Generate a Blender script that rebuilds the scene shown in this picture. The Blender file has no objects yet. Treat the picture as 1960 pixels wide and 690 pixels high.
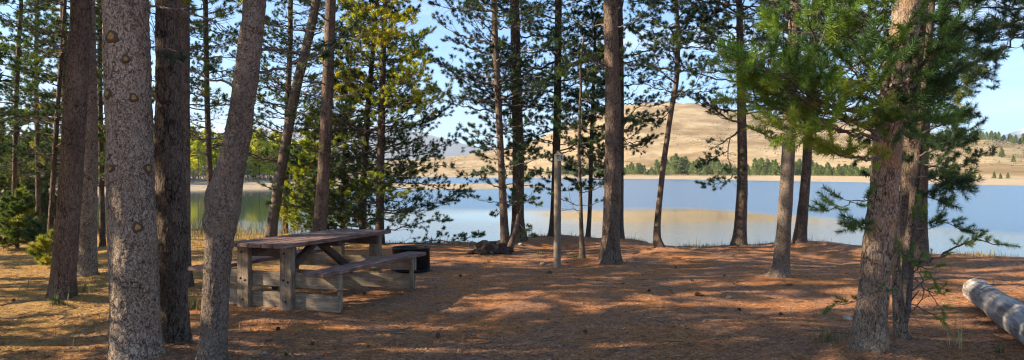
import bpy, bmesh, math, random
import numpy as np
from mathutils import Vector, noise as mnoise
random.seed(11)
rng = np.random.default_rng(11)
D = bpy.data
SC = bpy.context.scene
COL = SC.collection
PI = math.pi

# ------------------------------------------------------------------ camera, sky, sun, exposure
CAMH, F, CX, HY = 1.54, 1421.0, 980.0, 335.0      # eye height; focal length, centre and horizon in px of a 1960 wide picture
cam_d = D.cameras.new('camera'); cam = D.objects.new('camera', cam_d); COL.objects.link(cam)
cam_d.sensor_width = 36.0; cam_d.lens = F / 1960 * 36.0
cam_d.clip_start = 0.05; cam_d.clip_end = 30000
cam.location = (0, 0, CAMH); cam.rotation_euler = (math.radians(90) - math.atan(10 / F), 0, 0)
SC.camera = cam

SUN_AZ = Vector((-1.0, -0.12, 0)).normalized(); SUN_EL = math.radians(27)
sun_to = Vector((SUN_AZ.x * math.cos(SUN_EL), SUN_AZ.y * math.cos(SUN_EL), math.sin(SUN_EL)))
W = D.worlds.new('World'); SC.world = W; W.use_nodes = True
nt = W.node_tree; bg = nt.nodes['Background']; bg.inputs['Strength'].default_value = 0.100
sky = nt.nodes.new('ShaderNodeTexSky'); sky.sky_type = 'NISHITA'; sky.sun_disc = False
sky.sun_elevation = SUN_EL; sky.sun_rotation = math.atan2(SUN_AZ.x, SUN_AZ.y)
sky.altitude = 1500; sky.air_density = 1.0; sky.dust_density = 0.6; sky.ozone_density = 2.2
tc = nt.nodes.new('ShaderNodeTexCoord'); mp = nt.nodes.new('ShaderNodeMapping'); mp.inputs['Scale'].default_value = (1.6, 1.6, 9.0)
mp.inputs['Location'].default_value = (0.35, 0.1, 0.4)
nz = nt.nodes.new('ShaderNodeTexNoise'); nz.inputs['Scale'].default_value = 1.7; nz.inputs['Detail'].default_value = 7; nz.inputs['Roughness'].default_value = 0.55
cr = nt.nodes.new('ShaderNodeValToRGB'); cr.color_ramp.elements[0].position = 0.53; cr.color_ramp.elements[1].position = 0.78
cr.color_ramp.elements[0].color = (0, 0, 0, 1); cr.color_ramp.elements[1].color = (0.85, 0.85, 0.85, 1)
sx = nt.nodes.new('ShaderNodeSeparateXYZ'); hr = nt.nodes.new('ShaderNodeMapRange')
hr.inputs['From Min'].default_value = 0.10; hr.inputs['From Max'].default_value = 0.0; hr.inputs['To Min'].default_value = 0.0; hr.inputs['To Max'].default_value = 0.10
mx2 = nt.nodes.new('ShaderNodeMath'); mx2.operation = 'MAXIMUM'
mix = nt.nodes.new('ShaderNodeMix'); mix.data_type = 'RGBA'
mix.inputs['B'].default_value = (5.0, 5.6, 6.6, 1)
nt.links.new(tc.outputs['Generated'], mp.inputs[0]); nt.links.new(mp.outputs[0], nz.inputs[0]); nt.links.new(nz.outputs[0], cr.inputs[0])
nt.links.new(tc.outputs['Generated'], sx.inputs[0]); nt.links.new(sx.outputs['Z'], hr.inputs['Value'])
nt.links.new(cr.outputs[0], mx2.inputs[0]); nt.links.new(hr.outputs[0], mx2.inputs[1])
nt.links.new(mx2.outputs[0], mix.inputs['Factor']); tn_ = nt.nodes.new('ShaderNodeMix'); tn_.data_type = 'RGBA'; tn_.blend_type = 'MULTIPLY'; tn_.inputs['Factor'].default_value = 1.0; tz_ = nt.nodes.new('ShaderNodeMapRange'); tz_.inputs['From Min'].default_value = .2; tz_.inputs['From Max'].default_value = .5; nt.links.new(sx.outputs['Z'], tz_.inputs['Value']); tm_ = nt.nodes.new('ShaderNodeMix'); tm_.data_type = 'RGBA'; tm_.inputs['A'].default_value = (.60, .90, 1.12, 1); tm_.inputs['B'].default_value = (.84, .98, 1.06, 1); nt.links.new(tz_.outputs[0], tm_.inputs['Factor']); nt.links.new(tm_.outputs['Result'], tn_.inputs['B']); nt.links.new(sky.outputs[0], tn_.inputs['A']); nt.links.new(tn_.outputs['Result'], mix.inputs['A']); nt.links.new(mix.outputs['Result'], bg.inputs['Color'])

sl = D.lights.new('sun', 'SUN'); so = D.objects.new('sun', sl); COL.objects.link(so)
sl.energy = 5.0; sl.angle = math.radians(0.53); sl.color = (1.0, 0.84, 0.62)
so.rotation_euler = (-sun_to).to_track_quat('-Z', 'Y').to_euler()
SC.view_settings.view_transform = 'Standard'; SC.view_settings.look = 'None'
SC.view_settings.exposure = 1.46; SC.view_settings.gamma = 1.0
SC.render.engine = 'CYCLES'
cy = SC.cycles; cy.max_bounces = 6; cy.diffuse_bounces = 3; cy.glossy_bounces = 3; cy.transmission_bounces = 3; cy.transparent_max_bounces = 8
cy.use_denoising = True; cy.denoiser = 'OPENIMAGEDENOISE'; cy.sample_clamp_indirect = 6.0
cy.caustics_reflective = False; cy.caustics_refractive = False
cy.pixel_filter_type = 'BLACKMAN_HARRIS'; cy.filter_width = 1.2

# ------------------------------------------------------------------ helpers
def P(px, py, d):
    """the point at depth d that stands where the photograph shows (px, py)"""
    return np.array([(px - CX) / F * d, d, CAMH + (HY - py) / F * d])

EDGE = np.array([(-60, 24), (-18, 24), (-10, 21.5), (-6.5, 19.5), (-4.2, 17.6), (-2.4, 16.3), (-1.0, 16.9), (0.9, 17.5), (2.6, 17.4),
                 (3.5, 15.9), (4.8, 16.3), (6.0, 16.2), (7.2, 15.2), (8.2, 14.2), (10, 14.0), (60, 13.5)])
WATER_Z = -0.9
MOUNDS = [((p - CX) / F * d, d, r, h) for p, d, r, h in ((118, 9.1, .32, .07), (167, 11., .3, .06), (259, 5.9, .35, .06), (334, 6.35, .3, .05), (402, 5.75, .3, .05), (608, 14.6, .4, .08), (968, 14.6, .5, .07), (991, 16.2, .4, .07), (1166, 12.5, .42, .09), (1265, 14.6, .35, .08), (1414, 15.6, .4, .08), (1492, 10.7, .34, .08), (1530, 15.4, .4, .07), (1662, 6.2, .36, .07), (1729, 6.75, .25, .04), (1748, 12.4, .5, .08), (1066, 12.2, .22, .03), (1116, 13.1, .3, .05))]
def gz(x, y):
    """height of the near ground"""
    x = np.asarray(x, float); y = np.asarray(y, float)
    e = np.interp(x, EDGE[:, 0], EDGE[:, 1]) + 0.18 * np.sin(x * 2.3) + 0.1 * np.sin(x * 5.1 + 1) + 0.05 * np.sin(x * 11.3)
    t = y - e
    z = 0.025 * np.sin(x * 1.3 + y * .7) + 0.02 * np.sin(x * .6 - y * 1.9 + 1.) + 0.012 * np.sin(x * 3.1 + 2 * np.sin(y * 1.7)) + .006 * np.sin(y * 7.3 + 3 * np.sin(x * 2.2))
    z = z + 0.10 * np.exp(-((t + .5) / 0.8) ** 2) * (0.55 + 0.45 * np.sin(x * 1.1 + .6))
    for mx_, my_, mr_, mh_ in MOUNDS:      # litter heaped round the trunks
        z = z + mh_ * np.exp(-((x - mx_) ** 2 + (y - my_) ** 2) / (2 * mr_ ** 2))
    drop = np.where(t > 0, -np.minimum(t * 0.75, 1.0 + np.maximum(t - 1.33, 0) * .12), 0)
    drop = np.maximum(drop, -3.2)
    return z * np.where(np.abs(x) > 60, 0, 1) + drop
def gz1(x, y): return float(gz(x, y))

def tag(o, label=None, cat=None, group=None, kind=None):
    if label: o['label'] = label
    if cat: o['category'] = cat
    if group: o['group'] = group
    if kind: o['kind'] = kind
    return o

def empty(name, loc, label=None, cat=None, group=None):
    o = D.objects.new(name, None); COL.objects.link(o); o.location = [float(v) for v in loc]; o.empty_display_size = .2
    return tag(o, label, cat, group)

def make_mesh(name, V, polys, mats, midx=None, tint=None, smooth=None):
    """V (n,3); polys list of (m,k) int arrays; midx list of material slot per poly array"""
    me = D.meshes.new(name)
    V = np.ascontiguousarray(V, np.float32)
    polys_k = [(p, i) for i, p in enumerate(polys) if len(p)]
    nl = sum(p.size for p, _ in polys_k); npol = sum(len(p) for p, _ in polys_k)
    me.vertices.add(len(V)); me.vertices.foreach_set('co', V.ravel())
    me.loops.add(nl); me.polygons.add(npol)
    loops = np.concatenate([p.ravel() for p, _ in polys_k]).astype(np.int32)
    tot = np.concatenate([np.full(len(p), p.shape[1]) for p, _ in polys_k]).astype(np.int32)
    start = np.concatenate([[0], np.cumsum(tot)[:-1]]).astype(np.int32)
    me.loops.foreach_set('vertex_index', loops)
    me.polygons.foreach_set('loop_start', start)
    try: me.polygons.foreach_set('loop_total', tot)
    except Exception: pass
    mi = np.concatenate([np.full(len(p), (midx[i] if midx else 0)) for p, i in polys_k]).astype(np.int32)
    me.polygons.foreach_set('material_index', mi)
    sm = np.concatenate([np.full(len(p), bool(smooth[i]) if smooth else False) for p, i in polys_k])
    me.polygons.foreach_set('use_smooth', sm)
    for m in mats: me.materials.append(m)
    if tint is not None:
        a = me.attributes.new('tint', 'FLOAT', 'POINT'); a.data.foreach_set('value', np.ascontiguousarray(tint, np.float32))
    me.update(calc_edges=True)
    return me

def link(name, me, parent=None, loc=None):
    o = D.objects.new(name, me); COL.objects.link(o)
    if parent: o.parent = parent
    if loc is not None: o.location = [float(v) for v in loc]
    return o

def catmull(pts, n):
    pts = np.asarray(pts, float); m = len(pts)
    if m == 2: return pts[0] + (pts[1] - pts[0]) * np.linspace(0, 1, n)[:, None]
    P0 = np.vstack([2 * pts[0] - pts[1], pts, 2 * pts[-1] - pts[-2]])
    t = np.linspace(0, m - 1 - 1e-6, n); i = t.astype(int); u = (t - i)[:, None]
    a, b, c, d = P0[i], P0[i + 1], P0[i + 2], P0[i + 3]
    return 0.5 * (2 * b + (c - a) * u + (2 * a - 5 * b + 4 * c - d) * u ** 2 + (3 * b - a - 3 * c + d) * u ** 3)

def unit(v): return v / (np.linalg.norm(v, axis=-1, keepdims=True) + 1e-9)

def tubes(PT, R, sides):
    """batch of tubes: PT (N,k,3), R (N,k) -> V, quads"""
    PT = np.asarray(PT, float); R = np.asarray(R, float); N, k, _ = PT.shape
    T = unit(np.gradient(PT, axis=1))
    ref = np.where(np.abs(T[..., 2:3]) > .85, np.array([1., 0, 0]), np.array([0, 0, 1.]))
    ref = np.repeat(ref[:, k // 2:k // 2 + 1], k, axis=1)
    A = unit(np.cross(T, ref)); B = np.cross(T, A)
    th = np.arange(sides) / sides * 2 * PI
    V = PT[:, :, None, :] + R[:, :, None, None] * (A[:, :, None, :] * np.cos(th)[None, None, :, None] + B[:, :, None, :] * np.sin(th)[None, None, :, None])
    idx = np.arange(N * k * sides).reshape(N, k, sides)
    a = idx[:, :-1]; b = idx[:, 1:]
    q = np.stack([a, np.roll(a, -1, 2), np.roll(b, -1, 2), b], -1).reshape(-1, 4)
    return V.reshape(-1, 3), q

# ------------------------------------------------------------------ materials
def mat(name): 
    m = D.materials.new(name); m.use_nodes = True
    n = m.node_tree; b = n.nodes['Principled BSDF']; return m, n, b
def N(n, t, **k):
    x = n.nodes.new(t)
    for a, v in k.items():
        if a in ('operation', 'data_type', 'blend_type', 'feature', 'noise_type', 'interpolation', 'attribute_name', 'distance', 'bands_direction'): setattr(x, a, v)
        else: x.inputs[a.replace('_', ' ')].default_value = v
    return x
def L(n, a, b): n.links.new(a, b)
def ramp(n, stops, src=None):
    r = n.nodes.new('ShaderNodeValToRGB'); e = r.color_ramp.elements
    while len(e) < len(stops): e.new(0.5)
    for x, (p, c) in zip(e, stops):
        x.position = p; x.color = (*c, 1) if len(c) == 3 else c
    if src is not None: L(n, src, r.inputs[0])
    return r
def coords(n, scale=(1, 1, 1), kind='Object'):
    t = n.nodes.new('ShaderNodeTexCoord'); m = n.nodes.new('ShaderNodeMapping'); m.inputs['Scale'].default_value = scale
    L(n, t.outputs[kind], m.inputs[0]); return m.outputs[0]
def mixc(n, f, a, b, mode='MIX'):
    m = n.nodes.new('ShaderNodeMix'); m.data_type = 'RGBA'; m.blend_type = mode
    for s, v in (('Factor', f), ('A', a), ('B', b)):
        if hasattr(v, 'is_output') or hasattr(v, 'links'): L(n, v, m.inputs[s])
        else: m.inputs[s].default_value = v if s == 'Factor' else (*v, 1)
    return m.outputs['Result']
def bump(n, b, src, strength=.5, dist=.01):
    x = n.nodes.new('ShaderNodeBump'); x.inputs['Strength'].default_value = strength; x.inputs['Distance'].default_value = dist
    L(n, src, x.inputs['Height']); L(n, x.outputs[0], b.inputs['Normal'])
def texnoise(n, co, scale, detail=4, rough=.55, dist=0.0):
    x = n.nodes.new('ShaderNodeTexNoise'); x.inputs['Scale'].default_value = scale; x.inputs['Detail'].default_value = detail
    x.inputs['Roughness'].default_value = rough; x.inputs['Distortion'].default_value = dist; L(n, co, x.inputs['Vector']); return x

def bark_mat(name, dark, mid, light, sc=30, orange=0.0, zs=.5, fiss=.6):
    m, n, b = mat(name)
    co = coords(n, (1, 1, zs))
    warp = texnoise(n, co, 16, 4)
    add = N(n, 'ShaderNodeVectorMath', operation='MULTIPLY_ADD'); L(n, warp.outputs['Color'], add.inputs[0]); add.inputs[1].default_value = (.10, .10, .10); L(n, co, add.inputs[2])
    v = n.nodes.new('ShaderNodeTexVoronoi'); v.feature = 'DISTANCE_TO_EDGE'; v.inputs['Scale'].default_value = sc * .8; L(n, add.outputs[0], v.inputs['Vector'])
    h = texnoise(n, co, sc * 1.25, 7, .68, 1.6); fine = texnoise(n, co, sc * 5, 5, .7)
    mot = ramp(n, [(.30, dark), (.43, mid), (.50, light), (.555, mid), (.66, dark)], h.outputs[0])
    fr = ramp(n, [(.3, (.66, .64, .62)), (.7, (1.32, 1.3, 1.28))], fine.outputs[0]); c = mixc(n, 1., mot.outputs[0], fr.outputs[0], 'MULTIPLY')
    msk = texnoise(n, co, sc * .3, 3)
    crev = ramp(n, [(.0, (1 - fiss,) * 3), (.10, (1, 1, 1))], v.outputs['Distance']); mk_ = ramp(n, [(.38, (0,) * 3), (.60, (1,) * 3)], msk.outputs[0])
    c = mixc(n, mk_.outputs[0], c, mixc(n, 1., c, crev.outputs[0], 'MULTIPLY'))
    big = texnoise(n, coords(n, (1, 1, .6)), 3.5, 4); bigr = ramp(n, [(.35, (.70, .66, .63)), (.65, (1.15, 1.12, 1.10))], big.outputs[0])
    c = mixc(n, 1.0, c, bigr.outputs[0], 'MULTIPLY')
    if orange > 0:
        pn = texnoise(n, coords(n, (1, 1, .35)), 6, 5, .65, .5); pr = ramp(n, [(.54, (0, 0, 0)), (.64, (orange,) * 3)], pn.outputs[0])
        oc = ramp(n, [(.3, (.16, .085, .04)), (.6, (.42, .25, .12))], fine.outputs[0]); c = mixc(n, pr.outputs[0], c, oc.outputs[0])
    L(n, c, b.inputs['Base Color']); b.inputs['Roughness'].default_value = .93; b.inputs['Specular IOR Level'].default_value = .2
    hh = N(n, 'ShaderNodeMath', operation='MULTIPLY_ADD'); L(n, crev.outputs[0], hh.inputs[0]); hh.inputs[1].default_value = .35; L(n, h.outputs[0], hh.inputs[2])
    bump(n, b, hh.outputs[0], 1., .022)
    return m
M = {}
M['bark_front'] = bark_mat('pine_bark_grey', (.085, .060, .044), (.195, .145, .108), (.52, .44, .355), 22, 0, .65, .6)
M['bark_dark'] = bark_mat('pine_bark_dark', (.045, .034, .027), (.105, .080, .062), (.22, .175, .14), 24, 0, .35, .85)
M['bark_brown'] = bark_mat('pine_bark_brown', (.066, .046, .036), (.150, .108, .082), (.28, .215, .17), 24, 0, .4, .8)
M['bark_orange'] = bark_mat('pine_bark_patched', (.075, .054, .040), (.20, .145, .105), (.44, .35, .265), 22, .9, .4, .8)
M['bark_smooth'] = bark_mat('pine_bark_smooth', (.075, .057, .045), (.165, .130, .102), (.32, .265, .215), 28, .15, .7, .6)
def twig_mat():
    m, n, b = mat('twig_bark'); t = texnoise(n, coords(n), 14, 3)
    r = ramp(n, [(.3, (.06, .045, .04)), (.55, (.13, .10, .085)), (.75, (.26, .22, .19))], t.outputs[0])
    L(n, r.outputs[0], b.inputs['Base Color']); b.inputs['Roughness'].default_value = .9; return m
M['twig'] = twig_mat()
def needle_mat(name, stops, trans=.35):
    m, n, b = mat(name)
    at = n.nodes.new('ShaderNodeAttribute'); at.attribute_name = 'tint'
    r = ramp(n, stops, at.outputs['Fac'])
    L(n, r.outputs[0], b.inputs['Base Color']); b.inputs['Roughness'].default_value = .55; b.inputs['Specular IOR Level'].default_value = .35
    tr = n.nodes.new('ShaderNodeBsdfTranslucent'); L(n, mixc(n, 1.0, r.outputs[0], (1.5, 1.5, .7), 'MULTIPLY'), tr.inputs[0])
    ms = n.nodes.new('ShaderNodeMixShader'); ms.inputs[0].default_value = trans
    L(n, b.outputs[0], ms.inputs[1]); L(n, tr.outputs[0], ms.inputs[2]); L(n, ms.outputs[0], n.nodes['Material Output'].inputs[0]); return m
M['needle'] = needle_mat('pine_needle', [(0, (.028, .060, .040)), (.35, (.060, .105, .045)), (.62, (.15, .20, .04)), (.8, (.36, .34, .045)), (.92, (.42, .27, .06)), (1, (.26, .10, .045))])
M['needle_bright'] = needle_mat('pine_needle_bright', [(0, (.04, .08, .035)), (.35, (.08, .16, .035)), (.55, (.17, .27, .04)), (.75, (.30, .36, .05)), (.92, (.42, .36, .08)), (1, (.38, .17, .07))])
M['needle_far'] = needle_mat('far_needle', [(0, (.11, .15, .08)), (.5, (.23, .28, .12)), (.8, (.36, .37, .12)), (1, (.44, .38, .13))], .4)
M['needle_yellow'] = needle_mat('yellowing_needle', [(0, (.09, .14, .03)), (.4, (.24, .30, .035)), (.75, (.46, .46, .04)), (1, (.58, .46, .06))], .5)

M['needle_shore'] = needle_mat('yellow_shore_needle', [(0, (.20, .25, .05)), (.4, (.42, .44, .06)), (.75, (.62, .56, .07)), (1, (.70, .55, .10))], .5)

# ------------------------------------------------------------------ tuft templates (needles of a shoot)
def tuft_template(n, L_, nl, w, a0=38, a1=68, r=None):
    g = r or rng
    s = np.linspace(0, 1, n) + g.uniform(-.04, .04, n); s = np.clip(s, 0, 1)
    az = g.uniform(0, 2 * PI, n); an = np.radians(np.interp(s, [0, 1], [a1, a0 * .55]) + g.uniform(-12, 12, n))
    d = np.stack([np.sin(an) * np.cos(az), np.sin(an) * np.sin(az), np.cos(an)], 1)
    base = np.stack([np.zeros(n), np.zeros(n), s * L_], 1)
    side = unit(np.cross(d, g.normal(size=(n, 3)))) * (w / 2)
    ln = nl * g.uniform(.75, 1.15, n)[:, None]
    V = np.stack([base - side, base + side, base + d * ln], 1)       # (n,3,3)
    return V.reshape(-1, 3)
TUFT = {'near': [tuft_template(130, .16, .062, .0050, 74, 74) for _ in range(5)],
        'mid': [tuft_template(60, .045, .055, .0070, 60, 115) for _ in range(6)],
        'mid2': [tuft_template(30, .09, .062, .012, 60, 88) for _ in range(5)],
        'coarse': [tuft_template(12, .22, .14, .035) for _ in range(4)]}

def expand_tufts(O, Dr, S, tint, kind):
    O = np.asarray(O, float); Dr = unit(np.asarray(Dr, float)); S = np.asarray(S, float); tint = np.asarray(tint, float)
    pick = rng.integers(0, len(TUFT[kind]), len(O)); VV = []; TT = []
    ref = np.where(np.abs(Dr[:, 2:3]) > .9, np.array([1., 0, 0]), np.array([0, 0, 1.]))
    A = unit(np.cross(Dr, ref)); B = np.cross(Dr, A)
    ph = rng.uniform(0, 2 * PI, len(O))[:, None]; A, B = A * np.cos(ph) + B * np.sin(ph), -A * np.sin(ph) + B * np.cos(ph)
    for k, t in enumerate(TUFT[kind]):
        i = np.nonzero(pick == k)[0]
        if not len(i): continue
        R = np.stack([A[i], B[i], Dr[i]], 1)                   # (m,3,3) rows
        V = O[i][:, None, :] + np.einsum('vk,mkj->mvj', t, R) * S[i][:, None, None]
        VV.append(V.reshape(-1, 3))
        T = tint[i][:, None] + rng.normal(0, .05, (len(i), len(t) // 3)); TT.append(np.repeat(T.reshape(-1), 3))
    V = np.vstack(VV); return V, np.arange(len(V)).reshape(-1, 3), np.clip(np.concatenate(TT), 0, 1)

class Crown:
    """collects wood and tufts of one crown, then makes ONE mesh"""
    def __init__(s): s.big = []; s.tw = []; s.twr = []; s.O = []; s.Dr = []; s.S = []; s.T = []; s.kinds = []
    def wood(s, pts, r0, r1): s.big.append((pts, r0, r1))
    def twig(s, p0, p1, r0, r1, sag=.0):
        p0 = np.asarray(p0); p1 = np.asarray(p1); ln = np.linalg.norm(p1 - p0)
        j = rng.normal(0, .05, (2, 3)) * ln
        a = p0 + (p1 - p0) * .35 + j[0] + [0, 0, -sag * ln]; b = p0 + (p1 - p0) * .7 + j[1] + [0, 0, -sag * ln * .8]
        s.tw.append([p0, a, b, p1]); s.twr.append([r0, r0 * .8 + r1 * .2, (r0 + r1) / 2, r1]); return a, b
    def tuft(s, o, d, sc, t): s.O.append(o); s.Dr.append(d); s.S.append(sc); s.T.append(t)
    def branch(s, pts, r0, live=1.0, twigs=8, tl=.35, tint=.3, tsc=1.0, var=.12, s0=.2, tuftn=2, up=.25, fork=.5, reach=None):
        pts = np.asarray(pts, float); n = max(7, len(pts) * 3); c = catmull(pts, n); Lb = np.linalg.norm(np.diff(c, axis=0), axis=1).sum()
        c[1:-1] += rng.normal(0, .012 * Lb ** .5, (n - 2, 3))
        s.wood(c, r0, max(.003, r0 * .22))
        T = unit(np.gradient(c, axis=0)); hand = random.choice((-1, 1)); bt = tint + rng.normal(0, var)
        for k in range(twigs):
            u = s0 + (1 - s0) * (k + rng.uniform(0, 1)) / twigs; x = u * (n - 1); i = min(int(x), n - 2); p = c[i] + (c[i + 1] - c[i]) * (x - i)
            hand = -hand; t = T[i]; side = unit(np.cross(t, [0, 0, 1.])) * hand
            ang = rng.uniform(.5, 1.15); d = unit(t * math.cos(ang) + side * math.sin(ang) + np.array([0, 0, 1]) * rng.normal(up, .3))
            ln = tl * Lb * (1.1 - .65 * u) * rng.uniform(.55, 1.3); ln = min(ln, .75)
            q = p + d * ln; rr = max(.0036, r0 * .38 * (1 - .5 * u)); a, b = s.twig(p, q, rr, rr * .45, rng.uniform(-.05, .12))
            alive = rng.random() < live
            if alive:
                tv = bt + rng.normal(0, .07)
                s.tuft(q - d * .03, d + [0, 0, .25], tsc * rng.uniform(.8, 1.25), tv)
                for _ in range(tuftn):
                    w = rng.uniform(.3, 1); o = (a if w < .6 else b); dd = unit(d + rng.normal(0, .5, 3) + [0, 0, .2]); l2 = ln * rng.uniform(.15, .45)
                    e = o + dd * l2; s.twig(o, e, rr * .6, rr * .35); s.tuft(e - dd * .02, dd, tsc * rng.uniform(.7, 1.15), tv + rng.normal(0, .05))
            else:
                for _ in range(2):
                    if rng.random() < fork:
                        o = random.choice((a, b)); dd = unit(d + rng.normal(0, .55, 3)); s.twig(o, o + dd * ln * rng.uniform(.25, .6), rr * .55, rr * .3, .1)
        if live > .3 or rng.random() < live:
            s.tuft(c[-1], T[-1] + [0, 0, .15], tsc * 1.25, bt); s.tuft(c[-2], T[-1] + rng.normal(0, .3, 3), tsc, bt)
    def mesh(s, name, kind, needle='needle', wood='twig'):
        V = []; polys = []; mi = []; sm = []; off = 0; tint = []
        groups = {}
        for pts, r0, r1 in s.big: groups.setdefault(len(pts), []).append((pts, r0, r1))
        for k, g in groups.items():
            PT = np.array([a[0] for a in g]); R = np.array([np.linspace(a[1], a[2], k) for a in g])
            v, q = tubes(PT, R, 5); V.append(v); polys.append(q + off); mi.append(0); sm.append(True); off += len(v); tint.append(np.zeros(len(v)))
        if s.tw:
            v, q = tubes(np.array(s.tw), np.array(s.twr), 3); V.append(v); polys.append(q + off); mi.append(0); sm.append(True); off += len(v); tint.append(np.zeros(len(v)))
        if s.O:
            v, t, tt = expand_tufts(s.O, s.Dr, s.S, s.T, kind); V.append(v); polys.append(t + off); mi.append(1); sm.append(False); off += len(v); tint.append(tt)
        return make_mesh(name, np.vstack(V), polys, [M[wood], M[needle]], mi, np.concatenate(tint), sm)

def trunk_mesh(name, c, r, sides, mats, disp=.006, base=None, flare=.5, flare_h=.35, bulges=(), root=0.0):
    """tapered trunk along centreline c (n,3) with radii r; lumps and a root flare are in the mesh"""
    n = len(c); T = unit(np.gradient(c, axis=0)); A = unit(np.cross(T, [0, 1., 0])); B = np.cross(T, A)
    th = np.arange(sides) / sides * 2 * PI
    z = c[:, 2] - c[0, 2]; r = r - disp * .9; fl = 1 + .72 * flare * np.exp(-z / flare_h * 1.6)[:, None] * (1 + .5 * np.sin(th * 3 + random.random() * 6) + .35 * np.sin(th * 5 + random.random() * 6))
    R = r[:, None] * fl
    dirs = A[:, None, :] * np.cos(th)[None, :, None] + B[:, None, :] * np.sin(th)[None, :, None]
    if disp > 0:
        o = random.random() * 50; nzv = np.empty((n, sides))
        for i in range(n):
            for j in range(sides):
                p = c[i] + dirs[i, j] * r[i]
                nzv[i, j] = mnoise.noise(Vector((p[0] * 9 + o, p[1] * 9, p[2] * 4))) * 1.2 + mnoise.noise(Vector((p[0] * 34, p[1] * 34 + o, p[2] * 16))) * 1.1 + mnoise.noise(Vector((p[0] * 75, p[1] * 75 + o, p[2] * 50))) * .6
        R = R + nzv * disp
    for (zi, ang, amp, sz, sa) in bulges:
        da = (th - ang + PI) % (2 * PI) - PI
        R = R + amp * np.exp(-((z - zi) / sz) ** 2)[:, None] * np.exp(-(da / sa) ** 2)[None, :]
    V = c[:, None, :] + dirs * R[:, :, None]; V = V.reshape(-1, 3)
    idx = np.arange(n * sides).reshape(n, sides); a = idx[:-1]; b = idx[1:]
    q = np.stack([a, np.roll(a, -1, 1), np.roll(b, -1, 1), b], -1).reshape(-1, 4)[:, ::-1]
    top = len(V); V = np.vstack([V, c[-1:] + T[-1:] * r[-1]]); l = idx[-1]; tr = np.stack([l, np.roll(l, -1), np.full(sides, top)], 1)
    return make_mesh(name, V, [q, tr], [mats], [0, 0], smooth=[True, True])

def auto_branches(cr, cen, rad, z0, z1, p):
    """whorled branches between heights z0 and z1 of the trunk centreline"""
    z = z0; H = cen[-1, 2]
    az0 = random.random() * 6
    while z < z1:
        c = np.array([np.interp(z, cen[:, 2], cen[:, k]) for k in range(3)]); r = np.interp(z, cen[:, 2], rad)
        prof = p['prof'](z); nb = max(1, int(round(p['n'] * rng.uniform(.7, 1.3)))); az0 += rng.uniform(.6, 1.6)
        for k in range(nb):
            if random.random() < p.get('skip', 0.1): continue
            az = az0 + k / nb * 2 * PI + rng.normal(0, .3); d = np.array([math.cos(az), math.sin(az), 0]); Lb = max(.15, prof * rng.uniform(.65, 1.2))
            e0 = p['el'](z) + rng.normal(0, .12); dr = p['droop'] * rng.uniform(.6, 1.4); cu = p['curl'] * rng.uniform(.5, 1.5)
            zz = c + [0, 0, rng.uniform(-.12, .12)]; bend = np.cross(d, [0, 0, 1]) * rng.normal(0, .13)
            pts = [zz + d * (r * .7) + (d * s + bend * s * s) * Lb + np.array([0, 0, Lb * (math.tan(e0) * s - dr * s * s + cu * s ** 3)]) for s in (0, .22, .45, .7, 1.)]
            live = p['live'](z)
            high = z > 5.6 and p.get('cheap', True)
            cr.branch(pts, max(.005, min(.03, .0115 * Lb + .004) * p.get('thick', 1)), live, int(p['tw'] * Lb * (.40 if high else 1)) + 2, p.get('tl', .36), p['tint'](z), p['tsc'] * (1.7 if high else 1), p.get('var', .1), tuftn=p['tn'] if not high else 1, up=p.get('up', .2), fork=p.get('fork', .6))
        z += p['dz'] * rng.uniform(.7, 1.3)

def px_tree(label, stem, d, H, crown=None, bark='bark_dark', sides=14, rings=60, disp=.004, flare=.45, kind='mid', needle='needle', group=None, cat='tree', name='pine_tree', extra=None, bulges=(), top_r=.012, lean_keep=.35, flare_h=.35, custom=()):
    """a pine that stands at depth d; stem is (px, py, full width px) from base upwards"""
    bx = (stem[0][0] - CX) / F * d; z0 = gz1(bx, d) - .06
    pts = [np.array([bx, d, z0])]; rad = [stem[0][2] / 2 / F * d]
    for px, py, w in stem[1:]:
        pts.append(P(px, py, d)); rad.append(w / 2 / F * d)
    # go on above the frame
    last, prev = pts[-1], pts[-2]; di = unit(last - prev)
    if H > last[2] + .3:
        n = 3; z = last[2]; x = last.copy()
        for k in range(n):
            dz = (H - last[2]) / n; di = unit(di * [lean_keep, lean_keep, 1.]); x = x + di / di[2] * dz + [rng.normal(0, .04), rng.normal(0, .04), 0]; pts.append(x); rad.append(rad[len(stem) - 1] * (1 - (k + 1) / n) + top_r)
    pts = np.array(pts); rad = np.array(rad)
    t = np.concatenate([[0], np.cumsum(np.linalg.norm(np.diff(pts, axis=0), axis=1))]); u = np.linspace(0, t[-1], rings * 2)
    hi = int(rings * .75); tz = np.interp(min(5.2, pts[-1, 2] - .01), pts[:, 2], t)
    u = np.concatenate([np.linspace(0, tz, hi, endpoint=False), np.linspace(tz, t[-1], rings - hi)])
    fine = catmull(pts, 400); ft = np.concatenate([[0], np.cumsum(np.linalg.norm(np.diff(fine, axis=0), axis=1))]); ft *= t[-1] / ft[-1]
    cen = np.stack([np.interp(u, ft, fine[:, k]) for k in range(3)], 1); r = np.interp(u, t, rad)
    base = np.array([bx, d, z0]); cl = cen - base
    root = empty(name, base, label, cat, group)
    tm = trunk_mesh('trunk', cl, r, sides, M[bark], disp, flare=flare, bulges=bulges, flare_h=flare_h)
    link('trunk', tm, root)
    if crown or custom:
        cr = Crown()
        for c in (crown or ()):
            auto_branches(cr, cl, r, c['z0'], c['z1'], c)
        for cb in custom:
            q = dict(cb); q['pts'] = [P(*v) - base for v in q['pts']]; cr.branch(**q)
        link('crown', cr.mesh('crown', kind, needle), root)
    return root, cl, r, base

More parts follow.
